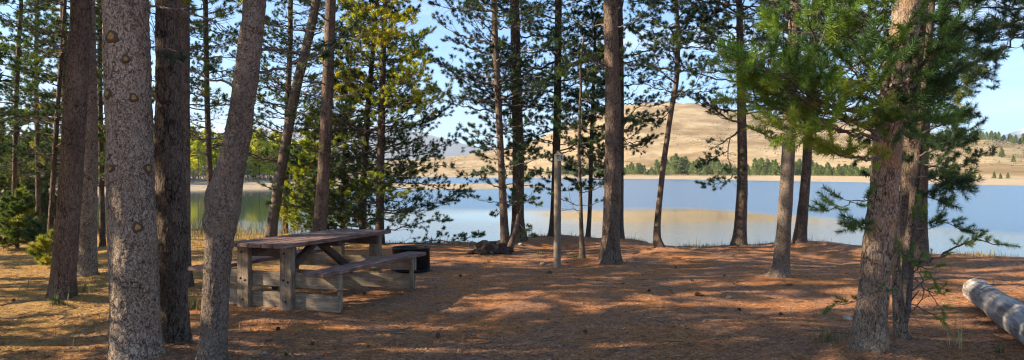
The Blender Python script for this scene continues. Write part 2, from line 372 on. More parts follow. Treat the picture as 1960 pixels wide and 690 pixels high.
def prm(z0, z1, L0, L1, n=4, dz=.3, live=1., tint=.3, tsc=1., tw=10, tn=2, el=.15, droop=.45, curl=.3, **k):
    d = dict(z0=z0, z1=z1, n=n, dz=dz, prof=lambda z: np.interp(z, [z0, z1], [L0, L1]), live=(live if callable(live) else (lambda z: live)), tint=(tint if callable(tint) else (lambda z: tint)),
             tsc=tsc, tw=tw, tn=tn, el=lambda z: el, droop=droop, curl=curl); d.update(k); return d

# ------------------------------------------------------------------ the setting: ground, lake, far shore, hills
def ground_mat():
    m, n, b = mat('pine_litter_ground')
    co = coords(n)
    f1 = texnoise(n, co, 55, 6, .72, .6); f2 = texnoise(n, co, 13, 4, .6); f3 = texnoise(n, co, 1.1, 5, .6); f4 = texnoise(n, co, .45, 3)
    vo = n.nodes.new('ShaderNodeTexVoronoi'); vo.inputs['Scale'].default_value = 70; L(n, co, vo.inputs['Vector'])
    red = ramp(n, [(.28, (.11, .042, .016)), (.43, (.40, .155, .055)), (.56, (.62, .275, .10)), (.74, (.74, .45, .22))], f1.outputs[0])
    grey = ramp(n, [(.3, (.11, .055, .034)), (.46, (.33, .17, .10)), (.60, (.50, .29, .175)), (.76, (.66, .46, .31))], f1.outputs[0])
    pm = ramp(n, [(.40, (0, 0, 0)), (.60, (1, 1, 1))], f3.outputs[0])
    c = mixc(n, pm.outputs[0], red.outputs[0], grey.outputs[0])
    # dry grass ground to the left of the clearing
    gold = ramp(n, [(.3, (.15, .085, .025)), (.46, (.44, .265, .07)), (.60, (.62, .41, .13)), (.8, (.72, .54, .24))], f1.outputs[0])
    sp = N(n, 'ShaderNodeSeparateXYZ'); t = n.nodes.new('ShaderNodeTexCoord'); L(n, t.outputs['Object'], sp.inputs[0])
    a = N(n, 'ShaderNodeMath', operation='MULTIPLY_ADD'); L(n, f4.outputs[0], a.inputs[0]); a.inputs[1].default_value = 3.0; L(n, sp.outputs['X'], a.inputs[2])
    g = N(n, 'ShaderNodeMapRange', From_Min=-1.0, From_Max=-3.4, To_Min=0., To_Max=.9); L(n, a.outputs[0], g.inputs['Value'])
    g2 = N(n, 'ShaderNodeMath', operation='MULTIPLY'); L(n, g.outputs[0], g2.inputs[0]); p2 = ramp(n, [(.32, (.35, .35, .35)), (.6, (1, 1, 1))], f2.outputs[0]); L(n, p2.outputs[0], g2.inputs[1])
    c = mixc(n, g2.outputs[0], c, gold.outputs[0])
    dk = ramp(n, [(.3, (.70, .66, .62)), (.62, (1.12, 1.12, 1.12))], f2.outputs[0]); c = mixc(n, 1., c, dk.outputs[0], 'MULTIPLY')
    L(n, c, b.inputs['Base Color']); b.inputs['Roughness'].default_value = .95; b.inputs['Specular IOR Level'].default_value = .15
    bump(n, b, f1.outputs[0], 1.0, .03); return m
def axis(lo, hi, step, far):
    core = np.arange(lo, hi + step, step); out = [core]
    s = step; x = core[-1]; up = []
    while x < far: s *= 1.25; x += s; up.append(x)
    s = step; x = lo; dn = []
    while x > -far: s *= 1.25; x -= s; dn.append(x)
    return np.concatenate([dn[::-1], core, up])
gx = axis(-17, 12, .11, 4000.); gy = axis(4.5, 26, .11, 4000.)
X, Y = np.meshgrid(gx, gy); Z = gz(X, Y)
near = (np.abs(X) < 20) & (Y > 3) & (Y < 22)
Z = Z + np.where(near, rng.normal(0, .006, Z.shape), 0)
def grid_mesh(name, X, Y, Z, m, flip=False):
    h, w = X.shape; V = np.stack([X, Y, Z], -1).reshape(-1, 3); i = np.arange(h * w).reshape(h, w)
    q = np.stack([i[:-1, :-1], i[:-1, 1:], i[1:, 1:], i[1:, :-1]], -1).reshape(-1, 4)
    return make_mesh(name, V, [q], [m], [0], smooth=[True])
tag(link('ground', grid_mesh('ground', X, Y, Z, ground_mat())), kind='structure')

def water_mat():
    m, n, b = mat('lake_water')
    co = coords(n, (1, 1, 1)); sp = N(n, 'ShaderNodeSeparateXYZ'); L(n, co, sp.inputs[0])
    w0 = texnoise(n, coords(n, (.035, .06, 1)), 1., 4); wy = N(n, 'ShaderNodeMath', operation='MULTIPLY_ADD'); L(n, w0.outputs[0], wy.inputs[0]); wy.inputs[1].default_value = 26.
    bx_ = N(n, 'ShaderNodeMath', operation='MULTIPLY_ADD'); L(n, sp.outputs['X'], bx_.inputs[0]); bx_.inputs[1].default_value = 6.; bx_.inputs[2].default_value = 84.; bm_ = N(n, 'ShaderNodeMath', operation='MINIMUM'); L(n, bx_.outputs[0], bm_.inputs[0]); bm_.inputs[1].default_value = 0.; ex_ = N(n, 'ShaderNodeMapRange', From_Min=13., From_Max=33., To_Min=0., To_Max=60.); L(n, sp.outputs['X'], ex_.inputs['Value']); eb_ = N(n, 'ShaderNodeMath', operation='ADD'); L(n, bm_.outputs[0], eb_.inputs[0]); L(n, ex_.outputs[0], eb_.inputs[1]); ba_ = N(n, 'ShaderNodeMath', operation='ADD'); L(n, eb_.outputs[0], ba_.inputs[0]); L(n, sp.outputs['Y'], ba_.inputs[1]); L(n, ba_.outputs[0], wy.inputs[2])
    wind = N(n, 'ShaderNodeMapRange', From_Min=58., From_Max=72., To_Min=0., To_Max=1.); wind.interpolation_type = 'SMOOTHSTEP'; L(n, wy.outputs[0], wind.inputs['Value'])
    streak = ramp(n, [(.42, (.0,) * 3), (.62, (1,) * 3)], texnoise(n, coords(n, (.02, .16, 1)), 1., 5).outputs[0])
    r1 = texnoise(n, coords(n, (.8, 2.2, 1)), 2.4, 5, .6); r2 = texnoise(n, coords(n, (.35, 1.1, 1)), 1.2, 5, .65)
    st = N(n, 'ShaderNodeMapRange', From_Min=0., From_Max=1., To_Min=.008, To_Max=.115); L(n, wind.outputs[0], st.inputs['Value']); nr_ = N(n, 'ShaderNodeMapRange', From_Min=44., From_Max=33., To_Min=0., To_Max=.045); nr_.interpolation_type = 'SMOOTHSTEP'; L(n, sp.outputs['Y'], nr_.inputs['Value']); sa_ = N(n, 'ShaderNodeMath', operation='ADD'); L(n, st.outputs[0], sa_.inputs[0]); L(n, nr_.outputs[0], sa_.inputs[1]); st = sa_
    bp = n.nodes.new('ShaderNodeBump'); bp.inputs['Distance'].default_value = .16; L(n, st.outputs[0], bp.inputs['Strength']); 
    hh = N(n, 'ShaderNodeMath', operation='ADD'); L(n, r1.outputs[0], hh.inputs[0]); L(n, r2.outputs[0], hh.inputs[1]); L(n, hh.outputs[0], bp.inputs['Height']); L(n, bp.outputs[0], b.inputs['Normal'])
    rr = N(n, 'ShaderNodeMapRange', From_Min=0., From_Max=1., To_Min=.035, To_Max=.24); L(n, wind.outputs[0], rr.inputs['Value']); L(n, rr.outputs[0], b.inputs['Roughness'])
    c = mixc(n, wind.outputs[0], (.045, .075, .06), (.05, .11, .17)); c = mixc(n, streak.outputs[0], c, (.07, .13, .19)) if False else c
    L(n, c, b.inputs['Base Color']); b.inputs['IOR'].default_value = 1.33; return m
wx = np.array([-5000, -400, -60, 0, 60, 400, 5000.]); wyy = np.array([12., 60, 200, 600, 2500, 6000.])
X, Y = np.meshgrid(wx, wyy); tag(link('lake_water', grid_mesh('lake_water', X, Y, X * 0 + WATER_Z, water_mat())), kind='structure')

WL = np.array([(-2200, 50), (-900, 60), (0, 86), (200, 97), (450, 126), (575, 138), (615, 230), (680, 520), (760, 640), (900, 600), (1050, 530), (1200, 434), (1500, 289), (1750, 205), (1960, 166), (2400, 125), (4000, 90)])
SKY = np.array([(-2200, 320), (500, 322), (650, 315), (760, 305), (860, 298), (950, 286), (1020, 262), (1077, 241), (1130, 220), (1180, 205), (1230, 198), (1280, 196), (1340, 199), (1430, 210), (1500, 221), (1620, 234), (1720, 247), (1846, 261), (1905, 266), (1960, 273), (2100, 285), (2400, 300), (4000, 315)])
RD = np.array([(-2200, 700), (600, 1500), (1000, 1450), (1270, 1350), (1500, 1150), (1700, 850), (1900, 650), (2400, 600), (4000, 600)])
def terr(px, Y):
    """height of the far country along the direction of px, at depth Y"""
    w = np.interp(px, WL[:, 0], WL[:, 1]); s = np.interp(px, SKY[:, 0], SKY[:, 1]); rd = np.interp(px, RD[:, 0], RD[:, 1])
    left = np.clip((640 - px) / 60, 0, 1)
    foot = np.where(px < 640, w * 1.28, w * 1.0 + np.interp(px, [640, 1200, 1960], [90, 62, 26]))
    ft = np.interp(px, [0, 600, 1200, 1600, 1960, 4000], [.45, .6, 1.45, 1.1, .35, .2])      # level of the bench on top of the bank
    ridge = CAMH + (HY - s) / F * rd
    t1 = np.clip((Y - w) / (foot - w), -1, 1)
    bank = WATER_Z + (ft - WATER_Z) * np.where(t1 < 0, t1 * 1.2, np.minimum(1, .25 * t1 + .75 * np.clip(t1, 0, 1) ** 1.6))
    flat = foot * 1.16
    t2 = np.clip((Y - flat) / (rd - flat), 0, 1)
    e0 = (ft - CAMH) / flat; e1 = (ridge - CAMH) / rd
    sh = t2 ** .95
    hill = CAMH + (e0 + (e1 - e0) * (0.42 * sh + .58 * np.sin(sh * PI / 2))) * Y
    z = np.where(Y < flat, np.where(Y < foot, bank, ft), hill)
    after = np.clip((Y - rd) / rd, 0, 3)
    z = np.where(Y > rd, ridge - after * rd * .25, z)
    return z
def terr_pt(px, Y): return np.array([(px - CX) / F * Y, Y, float(terr(np.array(px, float), np.array(Y, float)))])
pxs = np.concatenate([np.arange(-2200, 0, 40), np.arange(0, 2100, 7), np.arange(2100, 4000, 50)]).astype(float); ts = np.concatenate([np.linspace(.9, 1.5, 36), np.geomspace(1.52, 30, 95)])
PX, TT = np.meshgrid(pxs, ts); YY = np.interp(PX, WL[:, 0], WL[:, 1]) * TT
ZZ = terr(PX, YY); XX = (PX - CX) / F * YY
amp = np.clip((YY - 330) / 500, 0, 1) * 3.2
gul = np.array([mnoise.fractal(Vector((x * .006, y * .0022, 3.)), 1., 2., 5) for x, y in zip(XX.ravel(), YY.ravel())]).reshape(XX.shape)
ZZ = ZZ + amp * gul * 1.6 - amp * .5
def hill_mat():
    m, n, b = mat('dry_grass_hill'); co = coords(n)
    a = texnoise(n, co, .012, 8, .62); f = texnoise(n, coords(n, (.06, .02, .1)), 1., 7, .65); sg = texnoise(n, co, .25, 5, .7)
    c = ramp(n, [(.30, (.25, .18, .095)), (.44, (.36, .265, .145)), (.56, (.43, .325, .185)), (.72, (.52, .41, .25))], f.outputs[0])
    c2 = ramp(n, [(.38, (.66, .60, .50)), (.50, (.95, .92, .88)), (.60, (1.08, 1.05, 1.0))], a.outputs[0]); cc = mixc(n, 1., c.outputs[0], c2.outputs[0], 'MULTIPLY')
    c3 = ramp(n, [(.60, (0,) * 3), (.72, (.45,) * 3)], sg.outputs[0]); cc = mixc(n, c3.outputs[0], cc, (.20, .17, .10))
    sp = N(n, 'ShaderNodeSeparateXYZ'); L(n, co, sp.inputs[0]); hz = N(n, 'ShaderNodeMapRange', From_Min=1.0, From_Max=.2, To_Min=0., To_Max=.8); L(n, sp.outputs['Z'], hz.inputs['Value'])
    cc = mixc(n, hz.outputs[0], cc, (.42, .33, .22))
    L(n, cc, b.inputs['Base Color']); b.inputs['Roughness'].default_value = .95; b.inputs['Specular IOR Level'].default_value = .1
    bump(n, b, sg.outputs[0], .6, 1.2); return m
M['hill'] = hill_mat()
split = int(np.searchsorted(pxs, 640))
def part_grid(a, b, name):
    tag(link(name, grid_mesh(name, XX[:, a:b], YY[:, a:b], ZZ[:, a:b], M['hill'])), kind='structure')
part_grid(0, split + 1, 'far_shore'); part_grid(split, len(pxs), 'hill')

# low scrub scattered over the hill
n_s = 5200; spx = rng.uniform(840, 2050, n_s); sw = np.interp(spx, WL[:, 0], WL[:, 1]); srd = np.interp(spx, RD[:, 0], RD[:, 1]); sY = sw * 1.35 + (srd * .99 - sw * 1.35) * rng.random(n_s) ** .8
cln = np.array([mnoise.noise(Vector((a * .022, b * .006, 1.))) for a, b in zip(spx, sY)]); kp = cln + rng.normal(0, .16, n_s) > .08; spx, sY = spx[kp], sY[kp]
so_ = np.stack([(spx - CX) / F * sY, sY, terr(spx, sY) - .2 - np.clip((sY - 330) / 500, 0, 1) * .6], 1); so_ = np.repeat(so_, 7, 0) + rng.normal(0, .45, (len(so_) * 7, 3)) * [1, 1, .3]
sd = unit(rng.normal(size=so_.shape) + [0, 0, 1.2]); sa = unit(np.cross(sd, rng.normal(size=so_.shape))); ss = rng.uniform(.4, 1.15, len(so_))[:, None]
sv = np.stack([so_ - sa * ss * .4, so_ + sa * ss * .4, so_ + sd * ss], 1).reshape(-1, 3); scm, scn, scb = mat('hill_scrub'); scb.inputs['Base Color'].default_value = (.15, .135, .075, 1); scb.inputs['Roughness'].default_value = .9
tag(link('scrub', make_mesh('scrub', sv, [np.arange(len(sv)).reshape(-1, 3)], [scm], [0], smooth=[False])), 'low grey green scrub dotted over the tan hill', 'scrub', kind='stuff')

# sandbar in the lake
u = np.linspace(-1, 1, 60); v = np.linspace(0, 1, 24); U, V_ = np.meshgrid(u, v)
bx = 870 + U * 180; by = 124 + V_ * 60 * (1 - np.abs(U) ** 3 * .55) + 22 * np.abs(U) ** 2
h = np.sin(np.clip(V_, 0, 1) * PI) * .62 * (1 - np.abs(U) ** 4) - .05 * (V_ * 0 + 1)
tag(link('sandbar', grid_mesh('sandbar', (bx - CX) / F * by, by, WATER_Z + h, M['hill'])), kind='structure')
# distant mountains
def mountain_mat():
    m, n, b = mat('distant_mountain'); a = texnoise(n, coords(n), .0016, 8, .65); sp = N(n, 'ShaderNodeSeparateXYZ'); L(n, coords(n), sp.inputs[0])
    c = ramp(n, [(.35, (.035, .06, .055)), (.55, (.07, .095, .075)), (.72, (.17, .16, .13))], a.outputs[0])
    h_ = N(n, 'ShaderNodeMath', operation='MULTIPLY_ADD'); L(n, a.outputs[0], h_.inputs[0]); h_.inputs[1].default_value = 260.; L(n, sp.outputs['Z'], h_.inputs[2])
    s = N(n, 'ShaderNodeMapRange', From_Min=680., From_Max=760., To_Min=0., To_Max=1.); L(n, h_.outputs[0], s.inputs['Value'])
    L(n, mixc(n, s.outputs[0], c.outputs[0], (.75, .77, .80)), b.inputs['Base Color']); b.inputs['Roughness'].default_value = .95; return m
mpx = np.arange(-1500, 3400, 12.); prof = np.interp(mpx, [-1500, -400, 0, 200, 330, 440, 520, 600, 700, 760, 830, 900, 1000, 1700, 1900, 1975, 2040, 2150, 3400], [262, 270, 262, 256, 250, 246, 244, 248, 240, 246, 262, 280, 300, 300, 268, 240, 246, 262, 275])
rows = np.linspace(0, 1, 40); MPX, RR = np.meshgrid(mpx, rows); MY = 7600 + 2600 * RR
top = CAMH + (HY - prof)[None, :] / F * 10200
MZ = -20 + (top + 20) * (RR ** 1.15); MX = (MPX - CX) / F * MY
MZ = MZ + 70 * np.array([mnoise.fractal(Vector((x * .0011, y * .0011, 0)), 1., 2., 6) for x, y in zip(MX.ravel(), MY.ravel())]).reshape(MX.shape) * np.minimum(1, RR * 3) * (1 - .6 * RR)
back = MZ.copy()[-1:] * 0 - 50
tag(link('distant_mountain', grid_mesh('distant_mountain', np.vstack([MX, MX[-1:]]), np.vstack([MY, MY[-1:] + 900]), np.vstack([MZ, back]), mountain_mat())), kind='structure')

# ------------------------------------------------------------------ far trees (copies of a few trees, each a thing)
def far_tree(name, h, r, n, shape, needle, fs=.5, tmax=1., tl=.1):
    root_t = trunk_mesh('trunk', np.array([[0, 0, 0], [0, 0, h * .5], [rng.normal(0, .05), 0, h * .97]], float), np.array([h * .016, h * .011, .02]), 5, M['twig'], 0, flare=.2)
    t = rng.beta(*shape, n) * tmax + tl * (1 - rng.random(n) ** .2) ; zz = h * (tl + (1 - tl) * t)
    lim = r * ((1 - t) ** .6 * (1 + .0 * t)) * (1 + .25 * np.sin(t * 37 + rng.random() * 6))
    k = np.clip(t * 9, 0, 8).astype(int); az = rng.uniform(0, 2 * PI, n); lobes = 1 + .35 * np.sin(az * 3 + k * 2.4) * rng.uniform(.6, 1)
    rad_ = lim * lobes * np.sqrt(rng.uniform(.15, 1, n)); O = np.stack([np.cos(az) * rad_, np.sin(az) * rad_, zz], 1)
    Dv = unit(np.stack([np.cos(az), np.sin(az), rng.normal(.35, .5, n)], 1)); s = fs * rng.uniform(.5, 1.3, n)
    a = unit(np.cross(Dv, rng.normal(size=(n, 3)))); b_ = np.cross(Dv, a)
    V = np.stack([O - Dv * s[:, None] * .4 + a * s[:, None] * .28, O - Dv * s[:, None] * .4 - a * s[:, None] * .28, O + Dv * s[:, None] * .6, O + b_ * s[:, None] * .4 , O - b_ * s[:, None] * .4 , O + Dv * s[:, None] * .45], 1)
    tint = np.clip(.35 + .28 * np.sin(az * 2 + t * 9 + rng.random() * 6) * .6 + rng.normal(0, .16, n), 0, 1)
    cm = make_mesh('crown', V.reshape(-1, 3), [np.arange(len(O) * 6).reshape(-1, 3)], [M[needle]], [0], np.repeat(tint, 6), [False])
    return root_t, cm
BETWEEN = [(0, 'at the far left edge'), (110, 'left of the thick brown trunk'), (190, 'left of the broadest front trunk'), (300, 'between the broadest and the charcoal front trunks'), (362, 'left of the crooked trunk'), (470, 'right of the crooked trunk'), (530, 'by the leaning grey trunk'), (900, 'left of the dense dark conifer'), (1000, 'left of the gnarled slim pine'), (1066, 'left of the signed post'), (1110, 'right of the signed post'), (1166, 'left of the stout centre trunk'), (1215, 'right of the stout centre trunk'),
           (1262, 'left of the S curved trunk'), (1340, 'right of the S curved trunk'), (1415, 'left of the water edge pine'), (1500, 'right of the water edge pine'), (1600, 'right of the greyish trunk'), (1700, 'left of the front right trunk'), (1800, 'right of the front right trunk'), (1860, 'above the log end'), (1910, 'above the log'), (9999, 'at the right edge')]
def where(px): return next(t for x, t in BETWEEN if px <= x)
def far_place(name, meshes, loc, s, label, cat, group):
    e = empty(name, loc, label, cat, group); e.scale = (s, s, s * rng.uniform(.9, 1.15)); e.rotation_euler.z = rng.uniform(0, 6.28)
    link('trunk', meshes[0], e); link('crown', meshes[1], e)
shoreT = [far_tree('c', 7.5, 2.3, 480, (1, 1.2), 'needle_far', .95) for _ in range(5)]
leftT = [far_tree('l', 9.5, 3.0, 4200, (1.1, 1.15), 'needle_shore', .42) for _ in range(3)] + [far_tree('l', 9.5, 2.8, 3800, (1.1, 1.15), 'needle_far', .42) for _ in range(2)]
for k in range(230):      # the row of conifers along the far shore under the bare hill
    px = 905 + (1690 - 905) * (k + rng.uniform(-.4, .4)) / 230; w = np.interp(px, WL[:, 0], WL[:, 1]); off = np.interp(px, [640, 1200, 1960], [92, 66, 28])
    dens = .55 if px < 1060 else 1
    if rng.random() > dens: continue
    Yv = w + off + rng.uniform(2, 45); p = terr_pt(px, Yv); h = np.interp(px, [900, 1100, 1300, 1500, 1700], [5.8, 7.6, 8.4, 6.0, 4.4]) * rng.uniform(.45, 1.3) * (1 + .25 * math.sin(px * .05) * math.sin(px * .021))
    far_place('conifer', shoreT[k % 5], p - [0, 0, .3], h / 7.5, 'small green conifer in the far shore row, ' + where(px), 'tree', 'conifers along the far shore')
for k in range(30):
    px = rng.uniform(1690, 1960); Yv = np.interp(px, WL[:, 0], WL[:, 1]) + rng.uniform(30, 60); p = terr_pt(px, Yv)
    far_place('shore_pine', shoreT[k % 5], p - [0, 0, .2], rng.uniform(1.3, 2.9) / 7.5, 'small bushy pine low on the far flat, ' + where(px), 'tree', 'bushy pines below the right hand slope')
hill_trees = [(1887, 300, 9, 'small pine highest of the loose group on the right hand slope'), (1917, 301, 17, 'largest lone pine standing on the tan slope at the right edge'), (1940, 311, 14, 'round lone pine low on the tan slope near the right edge'),
              (1853, 294, 15, 'lone pine on the tan slope beside the dark foreground boughs'), (1868, 277, 8, 'small lone pine just under the ridge trees, right of its twin'), (1860, 275, 8, 'small lone pine just under the ridge trees, left of its twin'),
              (1879, 296, 11, 'narrow small pine midway up the tan slope'), (1877, 268, 10, 'small pine at the ridge line in front of the ridge trees'), (1938, 274, 10, 'small pine just below the ridge at the right edge')]
def slope_hit(px, py):
    for Yv in np.linspace(220, 1500, 900):
        z = terr(np.array(float(px)), np.array(Yv)); 
        if HY - (z - CAMH) / Yv * F <= py: return Yv
    return 600.
for px, py, hp, lab in hill_trees:
    Yv = slope_hit(px, py); p = terr_pt(px, Yv); far_place('slope_pine', shoreT[int(px) % 5], p - [0, 0, .8], hp / F * Yv / 7.5 * 1.15, lab, 'tree', 'lone pines on the right hand slope')
for k in range(46):
    px = 1815 + k * 5.2 + rng.uniform(-3, 3); s = np.interp(px, SKY[:, 0], SKY[:, 1]); rd = np.interp(px, RD[:, 0], RD[:, 1]) * rng.uniform(.93, 1.0); p = terr_pt(px, rd)
    far_place('ridge_pine', shoreT[k % 5], p - [0, 0, 1.], rng.uniform(9, 20) / F * rd / 7.5, 'dark pine in the right hand ridge line, ' + where(px), 'tree', 'pines along the right hand ridge')
for k in range(16):
    px = rng.choice([rng.uniform(1420, 1680), rng.uniform(1160, 1260), rng.uniform(1530, 1680)]); rd = np.interp(px, RD[:, 0], RD[:, 1]) * .995; p = terr_pt(px, rd)
    far_place('hilltop_pine', shoreT[k % 5], p - [0, 0, 1.], rng.uniform(5, 11) / F * rd / 7.5, 'tiny pine on the crest of the big tan hill, ' + where(px), 'tree', 'pines on the crest of the tan hill')
for k in range(96):      # yellow green trees on the left shore
    px = -260 + 880 * k / 96 + rng.uniform(-8, 8); w = np.interp(px, WL[:, 0], WL[:, 1]); Yv = w * rng.uniform(1.30, 1.55); p = terr_pt(px, Yv)
    yel = (px > 340 and rng.random() < .85) or rng.random() < .55; mm = leftT[rng.integers(0, 3)] if yel else leftT[3 + k % 2]
    toph = np.interp(px, [-200, 0, 200, 360, 450, 520, 570, 620], [250, 248, 245, 246, 250, 250, 258, 285]) + rng.uniform(-8, 18)
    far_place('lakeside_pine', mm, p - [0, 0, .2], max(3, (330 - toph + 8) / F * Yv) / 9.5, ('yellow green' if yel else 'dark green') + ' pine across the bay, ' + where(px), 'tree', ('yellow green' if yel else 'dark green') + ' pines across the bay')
# brown brush under them
n = 26000; px = rng.uniform(-300, 610, n); w = np.interp(px, WL[:, 0], WL[:, 1]); Yv = w * rng.uniform(1.2, 1.34, n); zb = terr(px, Yv); hmx = .8 + 1.4 * (.5 + .5 * np.sin(px * .05)) * (.5 + .5 * np.sin(px * .017 + 2))
O = np.stack([(px - CX) / F * Yv, Yv, zb + rng.random(n) ** 1.2 * hmx * 1.6], 1); Dv = unit(rng.normal(size=(n, 3)) + [0, 0, .9]); a = unit(np.cross(Dv, rng.normal(size=(n, 3)))); s = rng.uniform(.15, .42, n)[:, None]
Vb = np.stack([O - a * s * .22, O + a * s * .22, O + Dv * s], 1).reshape(-1, 3)
mb, nb_, bb = mat('brown_brush'); tb = texnoise(nb_, coords(nb_), .35, 3); L(nb_, ramp(nb_, [(.35, (.10, .075, .055)), (.55, (.19, .14, .10)), (.7, (.15, .15, .06))], tb.outputs[0]).outputs[0], bb.inputs['Base Color'])
tag(link('undergrowth', make_mesh('undergrowth', Vb, [np.arange(len(Vb)).reshape(-1, 3)], [mb], [0], smooth=[False])), 'brown leafless brush along the top of the gravel beach across the bay', 'undergrowth', kind='stuff')

# the air: closed box round the place
hm = D.materials.new('haze_air'); hm.use_nodes = True; hn = hm.node_tree; hn.nodes.remove(hn.nodes['Principled BSDF']); pv = hn.nodes.new('ShaderNodeVolumePrincipled')
pv.inputs['Color'].default_value = (.80, .88, 1, 1); pv.inputs['Density'].default_value = 9e-5; pv.inputs['Anisotropy'].default_value = .2; hn.links.new(pv.outputs[0], hn.nodes['Material Output'].inputs['Volume'])
hv = np.array([(x, y, z) for x in (-14000, 14000) for y in (-4500, 12500) for z in (-120, 900)], float)
tag(link('haze', make_mesh('haze', hv, [np.array([[0, 1, 3, 2], [4, 6, 7, 5], [0, 4, 5, 1], [2, 3, 7, 6], [0, 2, 6, 4], [1, 5, 7, 3]])], [hm], [0])), 'thin blue air between the camp and the far mountains', 'haze', kind='stuff')

# ------------------------------------------------------------------ the pines of the camp site
lv = lambda a, b, x0=0.15, x1=1.: (lambda z: np.interp(z, [a, b], [x0, x1]))
# --- left group
px_tree('thin straight pine farthest left, its base in the dry grass', [(24, 466, 10), (27, 380, 9), (30, 250, 8), (36, 100, 8), (42, 0, 7)], 16.6, 8.5,
        [prm(1.6, 8.0, .9, .7, 3, .30, lv(1.6, 4, .45), .3, tw=14, tn=2, droop=.25, fork=1.)], 'bark_dark', 8, 40, 0)
px_tree('thin pine second from the left edge, standing in dry grass', [(73, 452, 9), (72, 300, 9), (70, 150, 8), (72, 0, 7)], 18.7, 9,
        [prm(1.5, 8.5, 1.0, .8, 3, .28, lv(1.5, 4.5, .4), .35, tw=14, tn=2, droop=.25, fork=1.)], 'bark_dark', 8, 40, 0)
px_tree('dark leaning thin pine just left of the thick brown trunk', [(91, 506, 11), (97, 420, 10), (108, 250, 9), (119, 100, 8), (126, 0, 7)], 12.8, 8.5,
        [prm(1.9, 8.0, .9, .7, 3, .3, lv(1.5, 4, .25), .3, tw=14, tn=1, droop=.2, fork=1.)], 'bark_dark', 9, 40, .001)
px_tree('slender straight dark pine rising behind the thick brown trunk at left', [(130, 478, 15), (127, 330, 13), (124, 150, 12), (122, 0, 11)], 15.3, 10,
        [prm(2.0, 9.0, 1.0, .9, 3, .3, lv(2, 5, .25), .35, tw=13, tn=2, droop=.2, fork=1.)], 'bark_dark', 9, 40, .001)
px_tree('thick brown pine trunk with a flared foot in grass, left of the pale front trunk', [(117, 572, 42), (123, 500, 43), (133, 380, 42), (143, 230, 41), (152, 90, 39), (157, 0, 38)], 9.1, 11,
        [prm(3.0, 4.8, .7, .9, 2, .35, .12, .6, tw=8, droop=.1), prm(5.2, 10.5, 1.3, .8, 2, .5, 1, .3, tw=6, tn=2)], 'bark_brown', 24, 110, .005, flare=.45)
px_tree('pine trunk lit down its left edge, just behind the thick brown trunk', [(167, 533, 33), (168, 450, 31), (172, 300, 29), (172, 150, 27), (170, 0, 25)], 11.0, 11,
        [prm(2.6, 4.8, .7, 1., 3, .35, .1, .4, tw=8, droop=.1), prm(5.2, 10.5, 1.2, .8, 2, .5, 1, .3, tw=6, tn=2)], 'bark_front', 18, 80, .004)
px_tree('slim pine stem between the lit trunk and the pale front trunk', [(196, 470, 11), (194, 330, 10), (192, 150, 9), (192, 0, 8)], 16., 9,
        [prm(1.4, 8.5, 1.1, .8, 4, .28, lv(1.5, 4.5, .35), .5, tw=9, tn=2, droop=.2)], 'bark_dark', 8, 40, 0)
front, fc, fr, fb = px_tree('broadest grey flaky pine trunk in front, dotted with sawn yellow branch scars', [(260, 715, 92), (258, 640, 90), (255, 500, 88), (250, 330, 86), (246, 150, 85), (242, 0, 84)], 5.9, 12,
        [prm(3.0, 5., .8, 1.3, 2, .4, .1, .3, tw=8, droop=.1), prm(7.2, 11.5, 1.2, .7, 3, .5, 1, .3, tw=5, tn=2)], 'bark_front', 96, 330, .0075, flare=.25,
        custom=[dict(pts=[(285, 14, 5.85), (330, 14, 5.6), (380, 32, 5.4), (440, 62, 5.2)], r0=.009, live=0, twigs=9, tl=.3, s0=.2), dict(pts=[(280, 92, 5.85), (300, 92, 5.7), (340, 98, 5.6)], r0=.006, live=0, twigs=3, tl=.3)])
px_tree('dark charcoal barked pine trunk directly right of the broadest front trunk', [(334, 700, 54), (332, 600, 54), (327, 470, 60), (325, 350, 60), (322, 200, 48), (320, 0, 43)], 6.35, 11,
        [prm(3.0, 5., .7, 1.2, 2, .4, .15, .5, tw=8, droop=.1), prm(7.2, 10.5, 1.1, .7, 3, .5, 1, .3, tw=5, tn=2)], 'bark_dark', 60, 240, .008, flare=.15)
px_tree('trunk showing as a narrow strip behind the charcoal barked pine', [(346, 500, 36), (347, 350, 33), (348, 200, 31), (349, 0, 30)], 10.2, 10.5,
        [prm(2.5, 4.8, .7, .9, 3, .4, .3, .6, tw=9, droop=.1), prm(4.8, 10, 1.2, .7, 3, .5, 1, .3, tw=5, tn=2)], 'bark_brown', 20, 80, .004)
px_tree('slender dark pine seen alone in the gap left of the crooked trunk', [(403, 445, 12), (402, 350, 12), (397, 200, 11), (394, 0, 10)], 19.5, 9,
        [prm(2.2, 8.5, 1.3, .9, 4, .28, lv(2, 4.5, .4), .35, tw=14, tn=1, droop=.2, fork=1.)], 'bark_dark', 8, 40, 0)
px_tree('crooked front pine with a swollen burl where the trunk bends above the table corner', [(403, 712, 54), (408, 640, 51), (415, 520, 50), (420, 455, 55), (427, 415, 60), (438, 350, 56), (457, 250, 50), (471, 150, 47), (482, 60, 46), (488, 0, 45)], 5.75, 10.5,
        [prm(2.2, 5, .8, 1.3, 2, .35, .3, .35, tw=9, droop=.1), prm(7.2, 10, 1.1, .7, 3, .5, 1, .3, tw=5, tn=2)], 'bark_smooth', 72, 260, .0065, flare=.2,
        bulges=[(1.32, .1, .052, .11, .75), (1.12, .4, .034, .07, .55), (1.27, 1.3, .014, .05, .5), (1.40, .9, .014, .04, .4), (1.20, 1.9, .012, .05, .4), (1.44, 6.1, .016, .08, .6), (1.34, 1.7, -.010, .03, .4)], lean_keep=.6)
